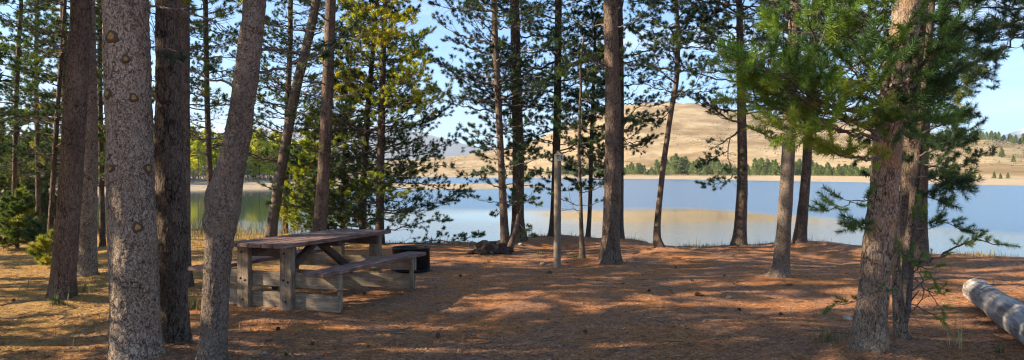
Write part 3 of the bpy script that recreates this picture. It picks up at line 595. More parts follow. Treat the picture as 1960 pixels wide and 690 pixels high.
px_tree('thin upright pine behind the leaning grey trunk, rising from the bank', [(544, 455, 12), (547, 350, 11), (551, 200, 11), (556, 80, 10), (557, 0, 9)], 18.6, 9,
        [prm(1.7, 8.5, 1.4, .9, 4, .28, lv(1.7, 4.5, .45), .4, tw=14, tn=1, droop=.2, fork=1.)], 'bark_dark', 9, 40, 0)
px_tree('leaning grey pine trunk slanting up to the right behind the table', [(514, 462, 24), (524, 410, 20), (543, 300, 19), (565, 180, 19), (592, 70, 18), (606, 0, 17)], 16.2, 8.5,
        [prm(2.6, 4.8, .8, 1.2, 3, .3, .2, .4, tw=9, droop=.05), prm(4.8, 8.3, 1.2, .7, 3, .4, 1, .35, tw=6, tn=2)], 'bark_smooth', 14, 60, .003, lean_keep=.8)
px_tree('straight brown pine trunk with a lit left side, directly behind the table', [(608, 468, 32), (612, 430, 27), (620, 320, 24), (628, 150, 22), (634, 0, 20)], 14.6, 10,
        [prm(1.9, 4.8, .7, 1.2, 3, .30, .2, .35, tw=9, droop=.1, tn=1), prm(5.6, 9.5, 1.0, .6, 3, .6, 1, .3, tw=4, tn=1)], 'bark_brown', 16, 70, .003)
# --- dense conifers by the bank
dense = dict(el=.12, var=.12)
px_tree('dense dark green conifer with a slim straight stem, limbs drooping over the bank', [(692, 470, 16), (694, 440, 14), (697, 330, 13), (705, 200, 11), (715, 90, 9), (722, 0, 7)], 16.8, 7.2,
        [prm(.55, 7.0, 1.75, .5, 5, .225, .9, lambda z: .40 if z < 3.5 else .46, tsc=1.15, tw=9, tn=2, droop=.30, curl=.22, tl=.40, cheap=False)], 'bark_dark', 10, 50, .001,
        custom=[dict(pts=[(697, 345, 16.4), (740, 352, 16.2), (800, 352, 16.1), (850, 360, 16.), (890, 366, 15.9)], r0=.022, twigs=30, tl=.28, tint=.3, tuftn=3), dict(pts=[(700, 392, 16.4), (760, 402, 16.), (820, 392, 15.9), (868, 384, 15.9)], r0=.02, twigs=28, tl=.28, tint=.25, tuftn=3),
                dict(pts=[(698, 470, 16.4), (750, 470, 16.2), (820, 462, 16.), (880, 462, 16.), (915, 450, 16.)], r0=.02, twigs=22, tl=.2, tint=.28, tuftn=3), dict(pts=[(700, 440, 16.4), (750, 440, 16.), (800, 430, 16.), (855, 420, 16.)], r0=.018, twigs=22, tl=.25, tint=.28, tuftn=2),
                dict(pts=[(703, 300, 16.4), (760, 305, 16.3), (820, 292, 16.2), (868, 270, 16.1)], r0=.02, twigs=26, tl=.3, tint=.3, tuftn=3), dict(pts=[(705, 250, 16.4), (770, 245, 16.3), (820, 232, 16.2), (850, 212, 16.1)], r0=.018, twigs=24, tl=.3, tint=.35, tuftn=3)])
px_tree('conifer with yellow green upper boughs standing against the dense dark one', [(726, 464, 18), (727, 400, 16), (730, 250, 14), (734, 100, 11), (738, 0, 9)], 15.9, 7.0,
        [prm(2.7, 6.8, 1.35, .5, 4, .22, .95, .74, tsc=1.15, tw=9, tn=2, droop=.12, curl=.3, tl=.42, cheap=False, var=.10), prm(1.0, 2.7, 1.0, 1.3, 3, .3, .7, .5, tw=8, tn=1, droop=.2)], 'bark_dark', 10, 50, .001, needle='needle_yellow',
        custom=[dict(pts=[(734, 120, 15.9), (760, 105, 15.8), (790, 85, 15.7), (818, 62, 15.6)], r0=.014, twigs=20, tl=.35, tint=.6, tuftn=3), dict(pts=[(733, 160, 15.9), (765, 155, 15.7), (795, 140, 15.6), (820, 118, 15.5)], r0=.014, twigs=20, tl=.35, tint=.6, tuftn=3), dict(pts=[(732, 210, 15.9), (765, 200, 15.7), (800, 185, 15.6), (826, 172, 15.5)], r0=.012, twigs=16, tl=.35, tint=.5, tuftn=3)])
px_tree('short yellow green young pine at the water edge, left of the dense conifer', [(598, 452, 8), (600, 400, 7), (602, 330, 5), (603, 250, 4)], 18.3, 3.0,
        [prm(.2, 2.9, .85, .25, 5, .16, 1, .55, tsc=1.1, tw=10, tn=2, droop=.15, curl=.3, tl=.45)], 'bark_brown', 8, 30, 0, needle='needle_yellow')
px_tree('young bushy pine filling the gap behind the table at the bank', [(655, 465, 9), (656, 380, 8), (660, 250, 6), (664, 180, 4)], 17.6, 4.2,
        [prm(.3, 4.1, 1.0, .3, 5, .17, 1, .45, tsc=1.1, tw=11, tn=2, droop=.2, curl=.3, tl=.42)], 'bark_brown', 8, 30, 0)
# --- centre
px_tree('slim pine with a gnarled foot beside the dark stump, left of its thicker neighbour', [(968, 486, 20), (965, 430, 16), (960, 330, 14), (954, 200, 13), (948, 80, 12), (946, 0, 11)], 14.6, 9,
        [prm(1.0, 3.0, .6, 1.2, 3, .26, lv(.8, 2.2, .5), .22, tw=9, tn=2, droop=.2), prm(3.0, 8.5, 1.35, .7, 4, .27, .9, .2, tw=9, tn=2, tsc=1.05, droop=.2)], 'bark_brown', 12, 60, .003, flare=.6)
px_tree('thicker dark pine with the arched low limb, right of the stump', [(991, 470, 30), (991, 420, 24), (992, 300, 22), (988, 150, 20), (985, 0, 18)], 16.2, 10,
        [prm(1.3, 3.0, .5, 1.2, 3, .28, lv(1, 2.2, .5), .22, tw=9, tn=2, droop=.15), prm(3.0, 9.5, 1.5, .7, 4, .28, .9, .2, tw=9, tn=2, tsc=1.05, droop=.2)], 'bark_dark', 14, 60, .003,
        custom=[dict(pts=[(984, 395, 16.1), (972, 385, 15.9), (962, 400, 15.7), (950, 412, 15.5)], r0=.016, twigs=6, tl=.3, tint=.2)])
px_tree('bent slim stem forking away beside the stump', [(972, 484, 12), (980, 462, 11), (987, 440, 9), (993, 410, 7)], 14.5, 1.0, None, 'bark_brown', 8, 24, .001,
        custom=[dict(pts=[(993, 410, 14.5), (1000, 392, 14.4), (1012, 386, 14.3), (1030, 392, 14.2)], r0=.01, twigs=7, tl=.4, tint=.25), dict(pts=[(990, 425, 14.5), (1005, 440, 14.4), (1022, 450, 14.3)], r0=.008, twigs=6, tl=.4, tint=.25)])
px_tree('straight slim pine directly behind the signed post', [(1061, 468, 20), (1062, 380, 15), (1066, 250, 15), (1068, 100, 14), (1069, 0, 13)], 17.0, 10,
        [prm(1.2, 3.0, .7, 1.3, 3, .26, lv(1.2, 2.4, .5), .22, tw=9, tn=2, droop=.2), prm(3.0, 9.5, 1.5, .7, 4, .29, .8, .2, tw=9, tn=2, tsc=1.0, droop=.2)], 'bark_dark', 12, 60, .002,
        custom=[dict(pts=[(1065, 118, 16.9), (1010, 140, 16.5), (950, 165, 16.2), (885, 192, 16.)], r0=.03, twigs=22, tl=.3, tint=.2, live=.8), dict(pts=[(1066, 290, 16.9), (1110, 276, 16.6), (1150, 268, 16.4)], r0=.02, twigs=12, tl=.35, tint=.2)])
px_tree('thin sapling stem with a bare arched twig, right of the signed post', [(1116, 503, 11), (1113, 440, 8), (1111, 370, 7), (1108, 270, 6), (1112, 160, 5)], 13.1, 4.0,
        [prm(1.1, 3.9, .5, .5, 3, .22, lv(1, 2., .35), .25, tw=10, tn=1, droop=.15)], 'bark_brown', 8, 40, .001,
        custom=[dict(pts=[(1112, 404, 13.1), (1095, 400, 13.), (1080, 403, 12.9), (1062, 402, 12.8)], r0=.006, live=0, twigs=4, tl=.3), dict(pts=[(1114, 412, 13.1), (1100, 402, 13.), (1094, 385, 12.9), (1088, 358, 12.8)], r0=.004, live=0, twigs=4, tl=.4)])
px_tree('thin dark young pine between the sapling and the stout centre trunk', [(1125, 467, 9), (1129, 400, 8), (1132, 280, 8), (1136, 150, 6), (1139, 60, 5)], 17., 5.4,
        [prm(1.3, 5.3, .7, .5, 4, .22, lv(1., 1.8, .6), .22, tw=11, tn=2, tsc=1.05, droop=.15)], 'bark_dark', 8, 40, .001)
px_tree('stout brown pine trunk in the centre of the clearing, nearest of the middle trees', [(1166, 510, 37), (1169, 450, 34), (1173, 350, 33), (1173, 200, 31), (1170, 80, 29), (1168, 0, 28)], 12.5, 11,
        [prm(3.2, 5., .7, 1.1, 2, .4, .3, .3, tw=8, droop=.1), prm(5., 10.5, 1.5, .8, 3, .45, 1, .25, tw=6, tn=2)], 'bark_brown', 22, 100, .005, flare=.55,
        custom=[dict(pts=[(1160, 128, 12.5), (1140, 118, 12.3), (1105, 122, 12.1), (1080, 140, 12.)], r0=.018, twigs=18, tl=.35, tint=.42, live=.7), dict(pts=[(1182, 255, 12.5), (1215, 240, 12.4), (1260, 236, 12.3)], r0=.01, twigs=14, tl=.3, tint=.2)])
px_tree('second trunk half hidden directly behind the stout centre pine', [(1181, 456, 24), (1183, 350, 22), (1184, 200, 21), (1182, 0, 19)], 17.2, 11,
        [prm(2.2, 4.9, .9, 1.4, 3, .27, lv(2, 4, .5), .22, tw=10, tn=2, droop=.15), prm(4.9, 10.5, 1.5, .8, 3, .45, 1, .25, tw=6, tn=2)], 'bark_dark', 12, 60, .003,
        custom=[dict(pts=[(1188, 235, 17.2), (1225, 205, 17.), (1265, 200, 16.8), (1300, 186, 16.6)], r0=.015, twigs=16, tl=.35, tint=.2), dict(pts=[(1188, 262, 17.2), (1205, 280, 17.), (1225, 284, 16.9), (1245, 268, 16.8)], r0=.012, twigs=18, tl=.35, tint=.2)])
px_tree('slim S curved pine trunk standing alone against the lake', [(1265, 485, 17), (1258, 455, 14), (1260, 410, 12), (1266, 350, 11), (1272, 300, 11), (1285, 210, 10), (1295, 150, 10), (1297, 60, 9), (1294, 0, 8)], 14.6, 9,
        [prm(3.0, 8.5, 1.2, .7, 4, .27, lv(3, 3.6, .45), .22, tw=10, tn=2, tsc=1.05, droop=.15)], 'bark_brown', 12, 80, .002, flare=.7,
        custom=[dict(pts=[(1285, 208, 14.6), (1265, 228, 14.5), (1230, 228, 14.4), (1195, 236, 14.3)], r0=.012, twigs=14, tl=.3, tint=.2), dict(pts=[(1278, 275, 14.6), (1268, 276, 14.5), (1264, 275, 14.45)], r0=.008, live=0, twigs=1, tl=.3)])
px_tree('tall straight slim pine at the water edge with crooked low limbs over the lake', [(1414, 474, 28), (1417, 440, 24), (1421, 340, 20), (1419, 200, 17), (1416, 80, 14), (1414, 0, 12)], 15.6, 9.5,
        [prm(2.9, 5.2, 1.3, 1.5, 4, .25, .85, .2, tw=11, tn=2, droop=.15), prm(5.2, 9.2, 1.4, .8, 3, .4, 1, .25, tw=6, tn=2)], 'bark_brown', 14, 80, .003, flare=.4,
        custom=[dict(pts=[(1418, 236, 15.6), (1390, 226, 15.4), (1360, 205, 15.2), (1325, 188, 15.)], r0=.028, twigs=20, tl=.35, tint=.2, live=.75), dict(pts=[(1412, 252, 15.6), (1390, 268, 15.4), (1372, 280, 15.3), (1370, 290, 15.3)], r0=.022, twigs=8, tl=.5, tint=.2, live=.7),
                dict(pts=[(1398, 262, 15.4), (1394, 300, 15.3), (1402, 335, 15.2), (1385, 350, 15.1), (1350, 352, 15.)], r0=.014, twigs=22, tl=.3, tint=.22, live=.85), dict(pts=[(1425, 240, 15.6), (1450, 250, 15.5), (1475, 264, 15.4), (1500, 268, 15.3)], r0=.03, twigs=16, tl=.3, tint=.2),
                dict(pts=[(1392, 290, 15.3), (1365, 305, 15.2), (1340, 318, 15.1)], r0=.010, twigs=16, tl=.35, tint=.2)])
px_tree('greyish pine trunk with a flared foot in the middle of the right hand clearing', [(1492, 541, 40), (1496, 510, 30), (1501, 430, 27), (1507, 330, 25), (1513, 180, 24), (1519, 60, 22), (1521, 0, 21)], 10.7, 10,
        [prm(2.9, 4.9, .9, 1.3, 4, .26, .7, .25, tw=11, tn=2, droop=.15), prm(4.9, 9.8, 1.5, .8, 3, .45, 1, .25, tw=6, tn=2)], 'bark_smooth', 20, 90, .003, flare=.35)
px_tree('dark pine trunk at the water edge, right of the greyish one', [(1530, 477, 24), (1535, 420, 21), (1543, 330, 18), (1550, 200, 17), (1556, 80, 15), (1560, 0, 14)], 15.4, 9.5,
        [prm(2.3, 4.9, .8, 1.3, 4, .25, lv(2.2, 3, .6), .2, tw=11, tn=2, droop=.15), prm(4.9, 9.2, 1.4, .8, 3, .45, 1, .25, tw=6, tn=2)], 'bark_dark', 14, 60, .003)
# --- right
px_tree('thick dark pine behind the front right trunk', [(1748, 498, 56), (1748, 430, 50), (1750, 330, 48), (1758, 150, 45), (1762, 0, 42)], 12.4, 12,
        [prm(1.5, 5.2, .8, 1.5, 4, .26, .95, .2, tw=11, tn=2, tsc=1.15, droop=.2, tl=.42), prm(5.2, 11., 1.6, .8, 3, .5, 1, .25, tw=6, tn=2)], 'bark_dark', 24, 90, .005)
nb2 = dict(tsc=1.0, tuftn=1, fork=.5, var=.14)
nb = dict(tsc=1.0, tuftn=1, fork=.5, var=.1)
px_tree('front right pine trunk with patchy orange bark and bright green low boughs to its left', [(1662, 715, 68), (1665, 660, 63), (1672, 560, 58), (1684, 440, 56), (1695, 330, 54), (1706, 200, 53), (1722, 80, 52), (1736, 0, 52)], 6.2, 10.5,
        [prm(3.2, 5., .5, .9, 3, .3, 1, .4, tw=12, tn=2, tl=.4, tsc=1.1), prm(5., 10, 1.6, .8, 3, .45, 1, .3, tw=6, tn=2, cheap=True)], 'bark_orange', 80, 280, .009, flare=.35, kind='near', needle='needle_bright', flare_h=.25,
        custom=[dict(pts=[(1698, 205, 6.2), (1640, 180, 5.9), (1570, 110, 5.6), (1545, 30, 5.4)], r0=.022, twigs=22, tl=.32, tint=.50, **nb2), dict(pts=[(1695, 215, 6.2), (1630, 210, 5.8), (1560, 190, 5.5), (1500, 150, 5.3), (1440, 118, 5.2)], r0=.022, twigs=28, tl=.25, tint=.55, **nb2),  # sunlight put into the tint: left boughs brighter, right boughs darker
                dict(pts=[(1690, 245, 6.15), (1640, 240, 5.8), (1590, 215, 5.5), (1540, 190, 5.35), (1500, 170, 5.3)], r0=.018, twigs=24, tl=.28, tint=.58, **nb2), dict(pts=[(1686, 270, 6.1), (1640, 262, 5.8), (1595, 248, 5.55), (1550, 250, 5.4), (1515, 262, 5.3)], r0=.016, twigs=20, tl=.28, tint=.52, **nb2),
                dict(pts=[(1700, 190, 6.15), (1660, 130, 5.8), (1620, 60, 5.5), (1600, -20, 5.3)], r0=.02, twigs=22, tl=.35, tint=.42, **nb2), dict(pts=[(1700, 160, 6.1), (1700, 110, 5.7), (1680, 60, 5.4), (1660, -10, 5.3)], r0=.018, twigs=20, tl=.38, tint=.3, **nb2),
                dict(pts=[(1712, 175, 6.1), (1745, 150, 5.8), (1780, 110, 5.6), (1815, 60, 5.5)], r0=.018, twigs=20, tl=.35, tint=.22, **nb2), dict(pts=[(1690, 300, 6.15), (1650, 305, 5.9), (1615, 300, 5.7), (1590, 290, 5.6)], r0=.010, twigs=12, tl=.3, tint=.4, live=.7, **nb2),
                dict(pts=[(1705, 215, 6.1), (1740, 205, 5.8), (1775, 190, 5.7), (1800, 170, 5.6)], r0=.014, twigs=18, tl=.35, tint=.2, **nb2), dict(pts=[(1690, 235, 6.1), (1700, 235, 5.8), (1720, 230, 5.6), (1735, 240, 5.5)], r0=.012, twigs=14, tl=.6, tint=.3, **nb2),
                dict(pts=[(1700, 210, 6.15), (1680, 175, 5.7), (1640, 150, 5.4), (1620, 120, 5.2)], r0=.016, twigs=20, tl=.4, tint=.42, **nb2), dict(pts=[(1680, 262, 6.15), (1620, 225, 5.9), (1545, 225, 5.8), (1470, 200, 5.7), (1432, 160, 5.6)], r0=.018, twigs=26, tl=.24, tint=.42, **nb2),
                dict(pts=[(1664, 382, 6.2), (1640, 385, 6.1), (1610, 396, 6.0), (1580, 402, 5.9)], r0=.005, twigs=6, tl=.25, tint=.2, tsc=.8, tuftn=1), dict(pts=[(1664, 420, 6.2), (1650, 430, 6.1), (1635, 440, 6.0)], r0=.004, twigs=5, tl=.3, tint=.2, tsc=.8, tuftn=1)])
px_tree('slim dark stem behind the front right trunk carrying the tufted boughs that reach right', [(1728, 560, 17), (1738, 480, 16), (1752, 350, 15), (1768, 180, 14), (1778, 60, 13), (1782, 0, 12)], 8.2, 8,
        [prm(4.6, 7.8, 1.3, .6, 4, .3, 1, .25, tw=9, tn=2, tsc=1.2)], 'bark_dark', 14, 60, .003, kind='near', needle='needle',
        custom=[dict(pts=[(1764, 215, 8.2), (1790, 190, 8.), (1820, 175, 7.8), (1848, 160, 7.7)], r0=.014, twigs=13, tl=.3, tint=.2, **nb), dict(pts=[(1758, 262, 8.2), (1785, 245, 8.), (1812, 235, 7.9), (1838, 226, 7.8)], r0=.012, twigs=13, tl=.3, tint=.2, **nb),
                dict(pts=[(1756, 300, 8.2), (1785, 288, 8.), (1812, 284, 7.9), (1838, 270, 7.8)], r0=.012, twigs=14, tl=.32, tint=.22, **nb), dict(pts=[(1752, 345, 8.2), (1780, 340, 8.), (1808, 352, 7.9), (1836, 352, 7.8)], r0=.010, twigs=11, tl=.32, tint=.2, **nb),
                dict(pts=[(1754, 310, 8.2), (1790, 318, 8.), (1815, 335, 7.9), (1822, 358, 7.8)], r0=.010, twigs=11, tl=.32, tint=.2, **nb), dict(pts=[(1748, 372, 8.2), (1775, 378, 8.), (1800, 385, 7.9)], r0=.008, twigs=6, tl=.3, tint=.2, **nb),
                dict(pts=[(1772, 130, 8.2), (1810, 120, 7.9), (1850, 130, 7.7), (1890, 110, 7.5)], r0=.014, twigs=14, tl=.32, tint=.2, **nb)])
px_tree('low twin stemmed young pine at the foot of the front right trunk', [(1729, 668, 26), (1722, 600, 22), (1716, 520, 18), (1715, 440, 15), (1720, 370, 12)], 6.75, 1.65, None, 'bark_orange', 16, 60, .003, kind='near', needle='needle_bright',
        custom=[dict(pts=[(1729, 640, 6.75), (1738, 590, 6.7), (1744, 520, 6.7), (1752, 450, 6.7), (1758, 400, 6.7)], r0=.03, twigs=13, tl=.2, tint=.5, live=.4, tsc=.6, tuftn=1), dict(pts=[(1744, 512, 6.7), (1780, 500, 6.5), (1815, 480, 6.4), (1850, 466, 6.35), (1885, 462, 6.3), (1925, 470, 6.3)], r0=.013, twigs=13, tl=.14, tint=.45, live=.75, tsc=.55, tuftn=1),
                dict(pts=[(1742, 530, 6.7), (1765, 545, 6.5), (1785, 570, 6.4), (1805, 600, 6.3)], r0=.006, twigs=7, tl=.25, tint=.5, live=.3, tsc=.5, tuftn=1), dict(pts=[(1738, 580, 6.7), (1765, 590, 6.6), (1795, 610, 6.5)], r0=.006, twigs=7, tl=.25, tint=.5, live=.4, tsc=.5, tuftn=1),
                dict(pts=[(1746, 500, 6.7), (1775, 520, 6.5), (1790, 540, 6.4)], r0=.006, twigs=6, tl=.35, tint=.5, live=.5, tsc=.5, tuftn=1), dict(pts=[(1746, 455, 6.7), (1770, 430, 6.5), (1800, 425, 6.4), (1850, 440, 6.3)], r0=.008, twigs=10, tl=.25, tint=.35, live=.8, tsc=.6, tuftn=1),
                dict(pts=[(1718, 560, 6.7), (1680, 560, 6.4), (1640, 575, 6.0), (1590, 592, 5.8)], r0=.005, twigs=4, tl=.15, tint=.2, live=.8, tsc=.55, tuftn=1), dict(pts=[(1740, 600, 6.7), (1770, 565, 6.5), (1760, 520, 6.4), (1748, 480, 6.3)], r0=.005, twigs=6, tl=.3, tint=.5, live=.5, tsc=.5, tuftn=1)])
px_tree('pine just outside the picture whose dark limbs reach in at the top right corner', [(2150, 640, 50), (2150, 300, 46), (2140, 0, 42)], 7.4, 9,
        [prm(4.2, 8.8, 1.5, .7, 4, .35, 1, .2, tw=8, tn=2, tsc=1.2)], 'bark_dark', 16, 50, .004, kind='near', needle='needle',
        custom=[dict(pts=[(2140, 40, 7.4), (2050, 20, 7.2), (1960, 15, 7.1), (1880, 14, 7.), (1820, 8, 6.9)], r0=.02, twigs=18, tl=.2, tint=.15, **nb), dict(pts=[(2140, 90, 7.4), (2050, 40, 7.2), (1960, 42, 7.1), (1890, 60, 7.), (1850, 85, 6.9)], r0=.02, twigs=22, tl=.2, tint=.15, **nb),
                dict(pts=[(2140, 60, 7.4), (2060, 50, 7.), (1990, 60, 6.8), (1950, 70, 6.7), (1925, 92, 6.6), (1870, 118, 6.5)], r0=.018, twigs=24, tl=.2, tint=.15, **nb), dict(pts=[(2140, 10, 7.4), (2060, -30, 7.), (1960, -25, 6.9), (1880, -10, 6.8)], r0=.02, twigs=22, tl=.25, tint=.15, **nb)])
# --- small pines in the grass at left
for lab, px, py, d, w, top, L0, tn_ in (('bushy dark young pine at the far left behind the thin stems', 34, 440, 20.5, 10, 205, 1.0, .3), ('bushy young pine between the two thin stems at far left', 88, 430, 21.5, 9, 190, 1.0, .35),
                            ('young pine at the left picture edge with yellowish tips', -18, 438, 19.5, 9, 195, .95, .55),
                            ('knee high green pine seedling in dry grass at far left', 33, 462, 15.5, 6, 375, .42, .5), ('low spreading pine seedling left of the thick brown trunk', 84, 478, 14.2, 5, 425, .36, .35),
                            ('small bright seedling at the foot of the leaning thin pine', 100, 498, 12.6, 4, 440, .25, .75)):
    Ht = CAMH + (HY - top) / F * d
    px_tree(lab, [(px, py, w), (px + 1, (py + top) / 2, w * .7), (px + 2, top + 8, 3)], d, Ht, [prm(.15, Ht * .97, L0, .2, 5, max(.1, Ht * .055), 1, tn_, tsc=1.1, tw=12, tn=2, droop=.05, curl=.35, tl=.45, cheap=False)], 'bark_dark', 8, 30, 0, top_r=.004)

# cut knots on the broadest trunk
mk, nk, bk = mat('sawn_branch_wood'); tk = texnoise(nk, coords(nk), 60, 3); L(nk, ramp(nk, [(.3, (.20, .11, .03)), (.6, (.40, .25, .08))], tk.outputs[0]).outputs[0], bk.inputs['Base Color']); bk.inputs['Roughness'].default_value = .95; bk.inputs['Specular IOR Level'].default_value = .1
mr, nr, br_ = mat('resin_dark_bark'); br_.inputs['Base Color'].default_value = (.09, .062, .045, 1); br_.inputs['Roughness'].default_value = .95; br_.inputs['Specular IOR Level'].default_value = .1
for px, py, rpx in ((217, 77, 7.5), (243, 119, 4.5), (255, 192, 5), (206, 185, 5.5), (277, 328, 5.5), (213, 328, 4), (262, 441, 6)):
    z = CAMH + (HY - py) / F * 5.75 - fb[2]; c = np.array([np.interp(z, fc[:, 2], fc[:, k]) for k in range(3)]); r = float(np.interp(z, fc[:, 2], fr))
    dx = (px - CX) / F * 5.75 - (fb[0] + c[0]); s = max(-.95, min(.95, dx / r)); nx = np.array([s, -math.sqrt(1 - s * s), .12]); nx /= np.linalg.norm(nx); rk = rpx / F * 5.75
    for rr_, h_, mm_, nm in ((rk * 1.5, .004, mr, 'knot_collar'), (rk * .85, .009, mk, 'cut_knot')):
        pr = [(0, h_), (.75, h_), (.95, h_ * .8), (1.12, 0.), (1.25, -.03)]; a = unit(np.cross(nx, [0, 0, 1.])); b_ = np.cross(a, nx); th = np.arange(14) / 14 * 2 * PI
        V = [c + nx * (r + h_)]
        wob = 1 + .13 * np.sin(th * 3 + px) + .08 * np.sin(th * 5 + py)
        for q, hh in pr[1:]: V += [c + nx * (r + hh) + (a * math.cos(t) + b_ * math.sin(t) * 1.08) * rr_ * q * wq for t, wq in zip(th, wob)]
        fcs = [[0, 1 + (i + 1) % 14, 1 + i] for i in range(14)]; qs = [[1 + k * 14 + i, 1 + k * 14 + (i + 1) % 14, 1 + (k + 1) * 14 + (i + 1) % 14, 1 + (k + 1) * 14 + i] for k in range(3) for i in range(14)]
        link(nm, make_mesh(nm, np.array(V), [np.array(fcs), np.array(qs)], [mm_], [0, 0], smooth=[False, True]), front)

# ------------------------------------------------------------------ pines beyond the left edge (they throw the shade that lies over the clearing)
def proto_tree(H, L0, kind='mid2'):
    n = 40; c = np.zeros((n, 3)); c[:, 2] = np.linspace(0, H, n); c[:, 0] = .1 * np.sin(c[:, 2] * .6 + random.random() * 6); r = np.linspace(.12, .02, n)
    tm = trunk_mesh('trunk', c, r, 12, M['bark_brown'], .002, flare=.4)
    cr = Crown(); p = prm(1.8, H - .3, L0, .5, 4, .42, lv(1.5, 3.2, .3), .3, tw=4, tn=1, tsc=2.3, cheap=False); auto_branches(cr, c, r, 1.8, H - .3, p)
    return tm, cr.mesh('crown', kind, 'needle')
protos = [proto_tree(8.5, 1.3), proto_tree(9.5, 1.5), proto_tree(7, 1.2), proto_tree(9, 1.1)]
OFF = [(-9.5, 6.4), (-12.0, 9.6), (-10.6, 2.8), (-9.4, -1.0), (-13.6, 13.4), (-16.4, 1.2), (-6.9, 4.3), (-18.4, 12.6), (-8.4, 8.6), (-9.0, 10.8), (-6.0, 5.5), (-6.9, 6.6)]
for k, (x, y) in enumerate(OFF):
    tm, cm = protos[k % 4]; e = empty('pine_tree', (x, y, gz1(x, y) - .05), 'pine of the wood beyond the left edge, shading the clearing', 'tree', 'pines of the wood beyond the left edge'); e.rotation_euler.z = rng.uniform(0, 6.28); e.scale = (1, 1, rng.uniform(.85, 1.1))
    link('trunk', tm, e); link('crown', cm, e)

# ------------------------------------------------------------------ picnic table
def wood_mat(name, stops, axis_scale=(1.5, 22, 22), kind='Object', spec=.2):
    m, n, b = mat(name); co = coords(n, axis_scale, kind); a = texnoise(n, co, 2.2, 6, .65, .4); bl = texnoise(n, coords(n), 5, 4, .6); fine = texnoise(n, coords(n, tuple(s * 4 for s in axis_scale)), 3, 4, .7)
    s = N(n, 'ShaderNodeMath', operation='MULTIPLY_ADD'); L(n, fine.outputs[0], s.inputs[0]); s.inputs[1].default_value = .5; s2 = N(n, 'ShaderNodeMath', operation='MULTIPLY'); L(n, a.outputs[0], s2.inputs[0]); s2.inputs[1].default_value = .5; L(n, s2.outputs[0], s.inputs[2])
    c = ramp(n, stops, s.outputs[0]); d = ramp(n, [(.35, (.62, .60, .58)), (.6, (1.1, 1.1, 1.1))], bl.outputs[0]); L(n, mixc(n, 1., c.outputs[0], d.outputs[0], 'MULTIPLY'), b.inputs['Base Color'])
    b.inputs['Roughness'].default_value = .82; b.inputs['Specular IOR Level'].default_value = spec; bump(n, b, s.outputs[0], .7, .006); return m
M['paint'] = wood_mat('worn_red_brown_wood', [(.34, (.045, .018, .018)), (.46, (.13, .055, .048)), (.55, (.22, .105, .085)), (.66, (.34, .24, .19))], spec=.4)
M['greywood'] = wood_mat('weathered_timber', [(.33, (.10, .07, .045)), (.47, (.30, .22, .15)), (.60, (.48, .385, .275)), (.7, (.60, .50, .38))])
M['greywood_v'] = wood_mat('weathered_timber_upright', [(.33, (.08, .055, .04)), (.47, (.24, .175, .12)), (.60, (.37, .29, .205)), (.7, (.48, .40, .30))], (22, 22, 1.5))
M['darkwood'] = wood_mat('dark_timber', [(.33, (.03, .022, .02)), (.5, (.085, .06, .05)), (.68, (.19, .15, .12))])  # darker wood tone for the braces and supports under the top
def board(name, c, size, m, parent, rot=None, bev=.007, rough=.0035, sub=.06):
    """a sawn board, slightly uneven, with eased edges; c centre, size along the local x, y, z"""
    bm = bmesh.new(); bmesh.ops.create_cube(bm, size=1)
    for v in bm.verts: v.co = Vector((v.co.x * size[0], v.co.y * size[1], v.co.z * size[2]))
    bmesh.ops.bevel(bm, geom=bm.edges[:], offset=bev, segments=2, affect='EDGES')
    ln = max(range(3), key=lambda i: size[i]); cuts = int(size[ln] / sub)
    for k in range(1, cuts):
        no = [0, 0, 0]; no[ln] = 1; co_ = [0, 0, 0]; co_[ln] = -size[ln] / 2 + size[ln] * k / cuts
        bmesh.ops.bisect_plane(bm, geom=bm.verts[:] + bm.edges[:] + bm.faces[:], plane_co=co_, plane_no=no)
    o = random.random() * 90
    for v in bm.verts:
        d = mnoise.noise_vector(Vector((v.co.x * 6 + o, v.co.y * 6, v.co.z * 6))) * rough + mnoise.noise_vector(Vector((v.co.x * 28 + o, v.co.y * 28, v.co.z * 28))) * rough * .5
        v.co += d
    me = D.meshes.new(name); bm.to_mesh(me); bm.free(); me.materials.append(m)
    ob = link(name, me, parent, c)
    if rot is not None: ob.rotation_euler = rot
    return ob
mbt, nbt, bbt = mat('rusty_bolt'); bbt.inputs['Base Color'].default_value = (.05, .035, .03, 1); bbt.inputs['Metallic'].default_value = .6; bbt.inputs['Roughness'].default_value = .6
def lathe_early(name, prof, seg, loc):
    th = np.arange(seg) / seg * 2 * PI; V = np.array([[r * math.cos(t), r * math.sin(t), z] for r, z in prof for t in th]); k = len(prof); idx = np.arange(k * seg).reshape(k, seg); a, b = idx[:-1], idx[1:]
    q = np.stack([a, np.roll(a, -1, 1), np.roll(b, -1, 1), b], -1).reshape(-1, 4); return link(name, make_mesh(name, V, [q], [mbt], [0], smooth=[True]), table, loc)
A = np.array([-2.48, 8.10]); ang = math.radians(20)   # near right corner of the top; the long side runs away to the right
TL_, TW_, TH_ = 2.36, .82, .775
tz = gz1(-2.6, 9.) - .01
table = empty('picnic_table', (A[0], A[1], tz), 'weathered wooden picnic table with a worn red brown top and two attached benches', 'picnic table')
table.rotation_euler.z = -ang          # local y = along the table, local x: towards the right bench is +
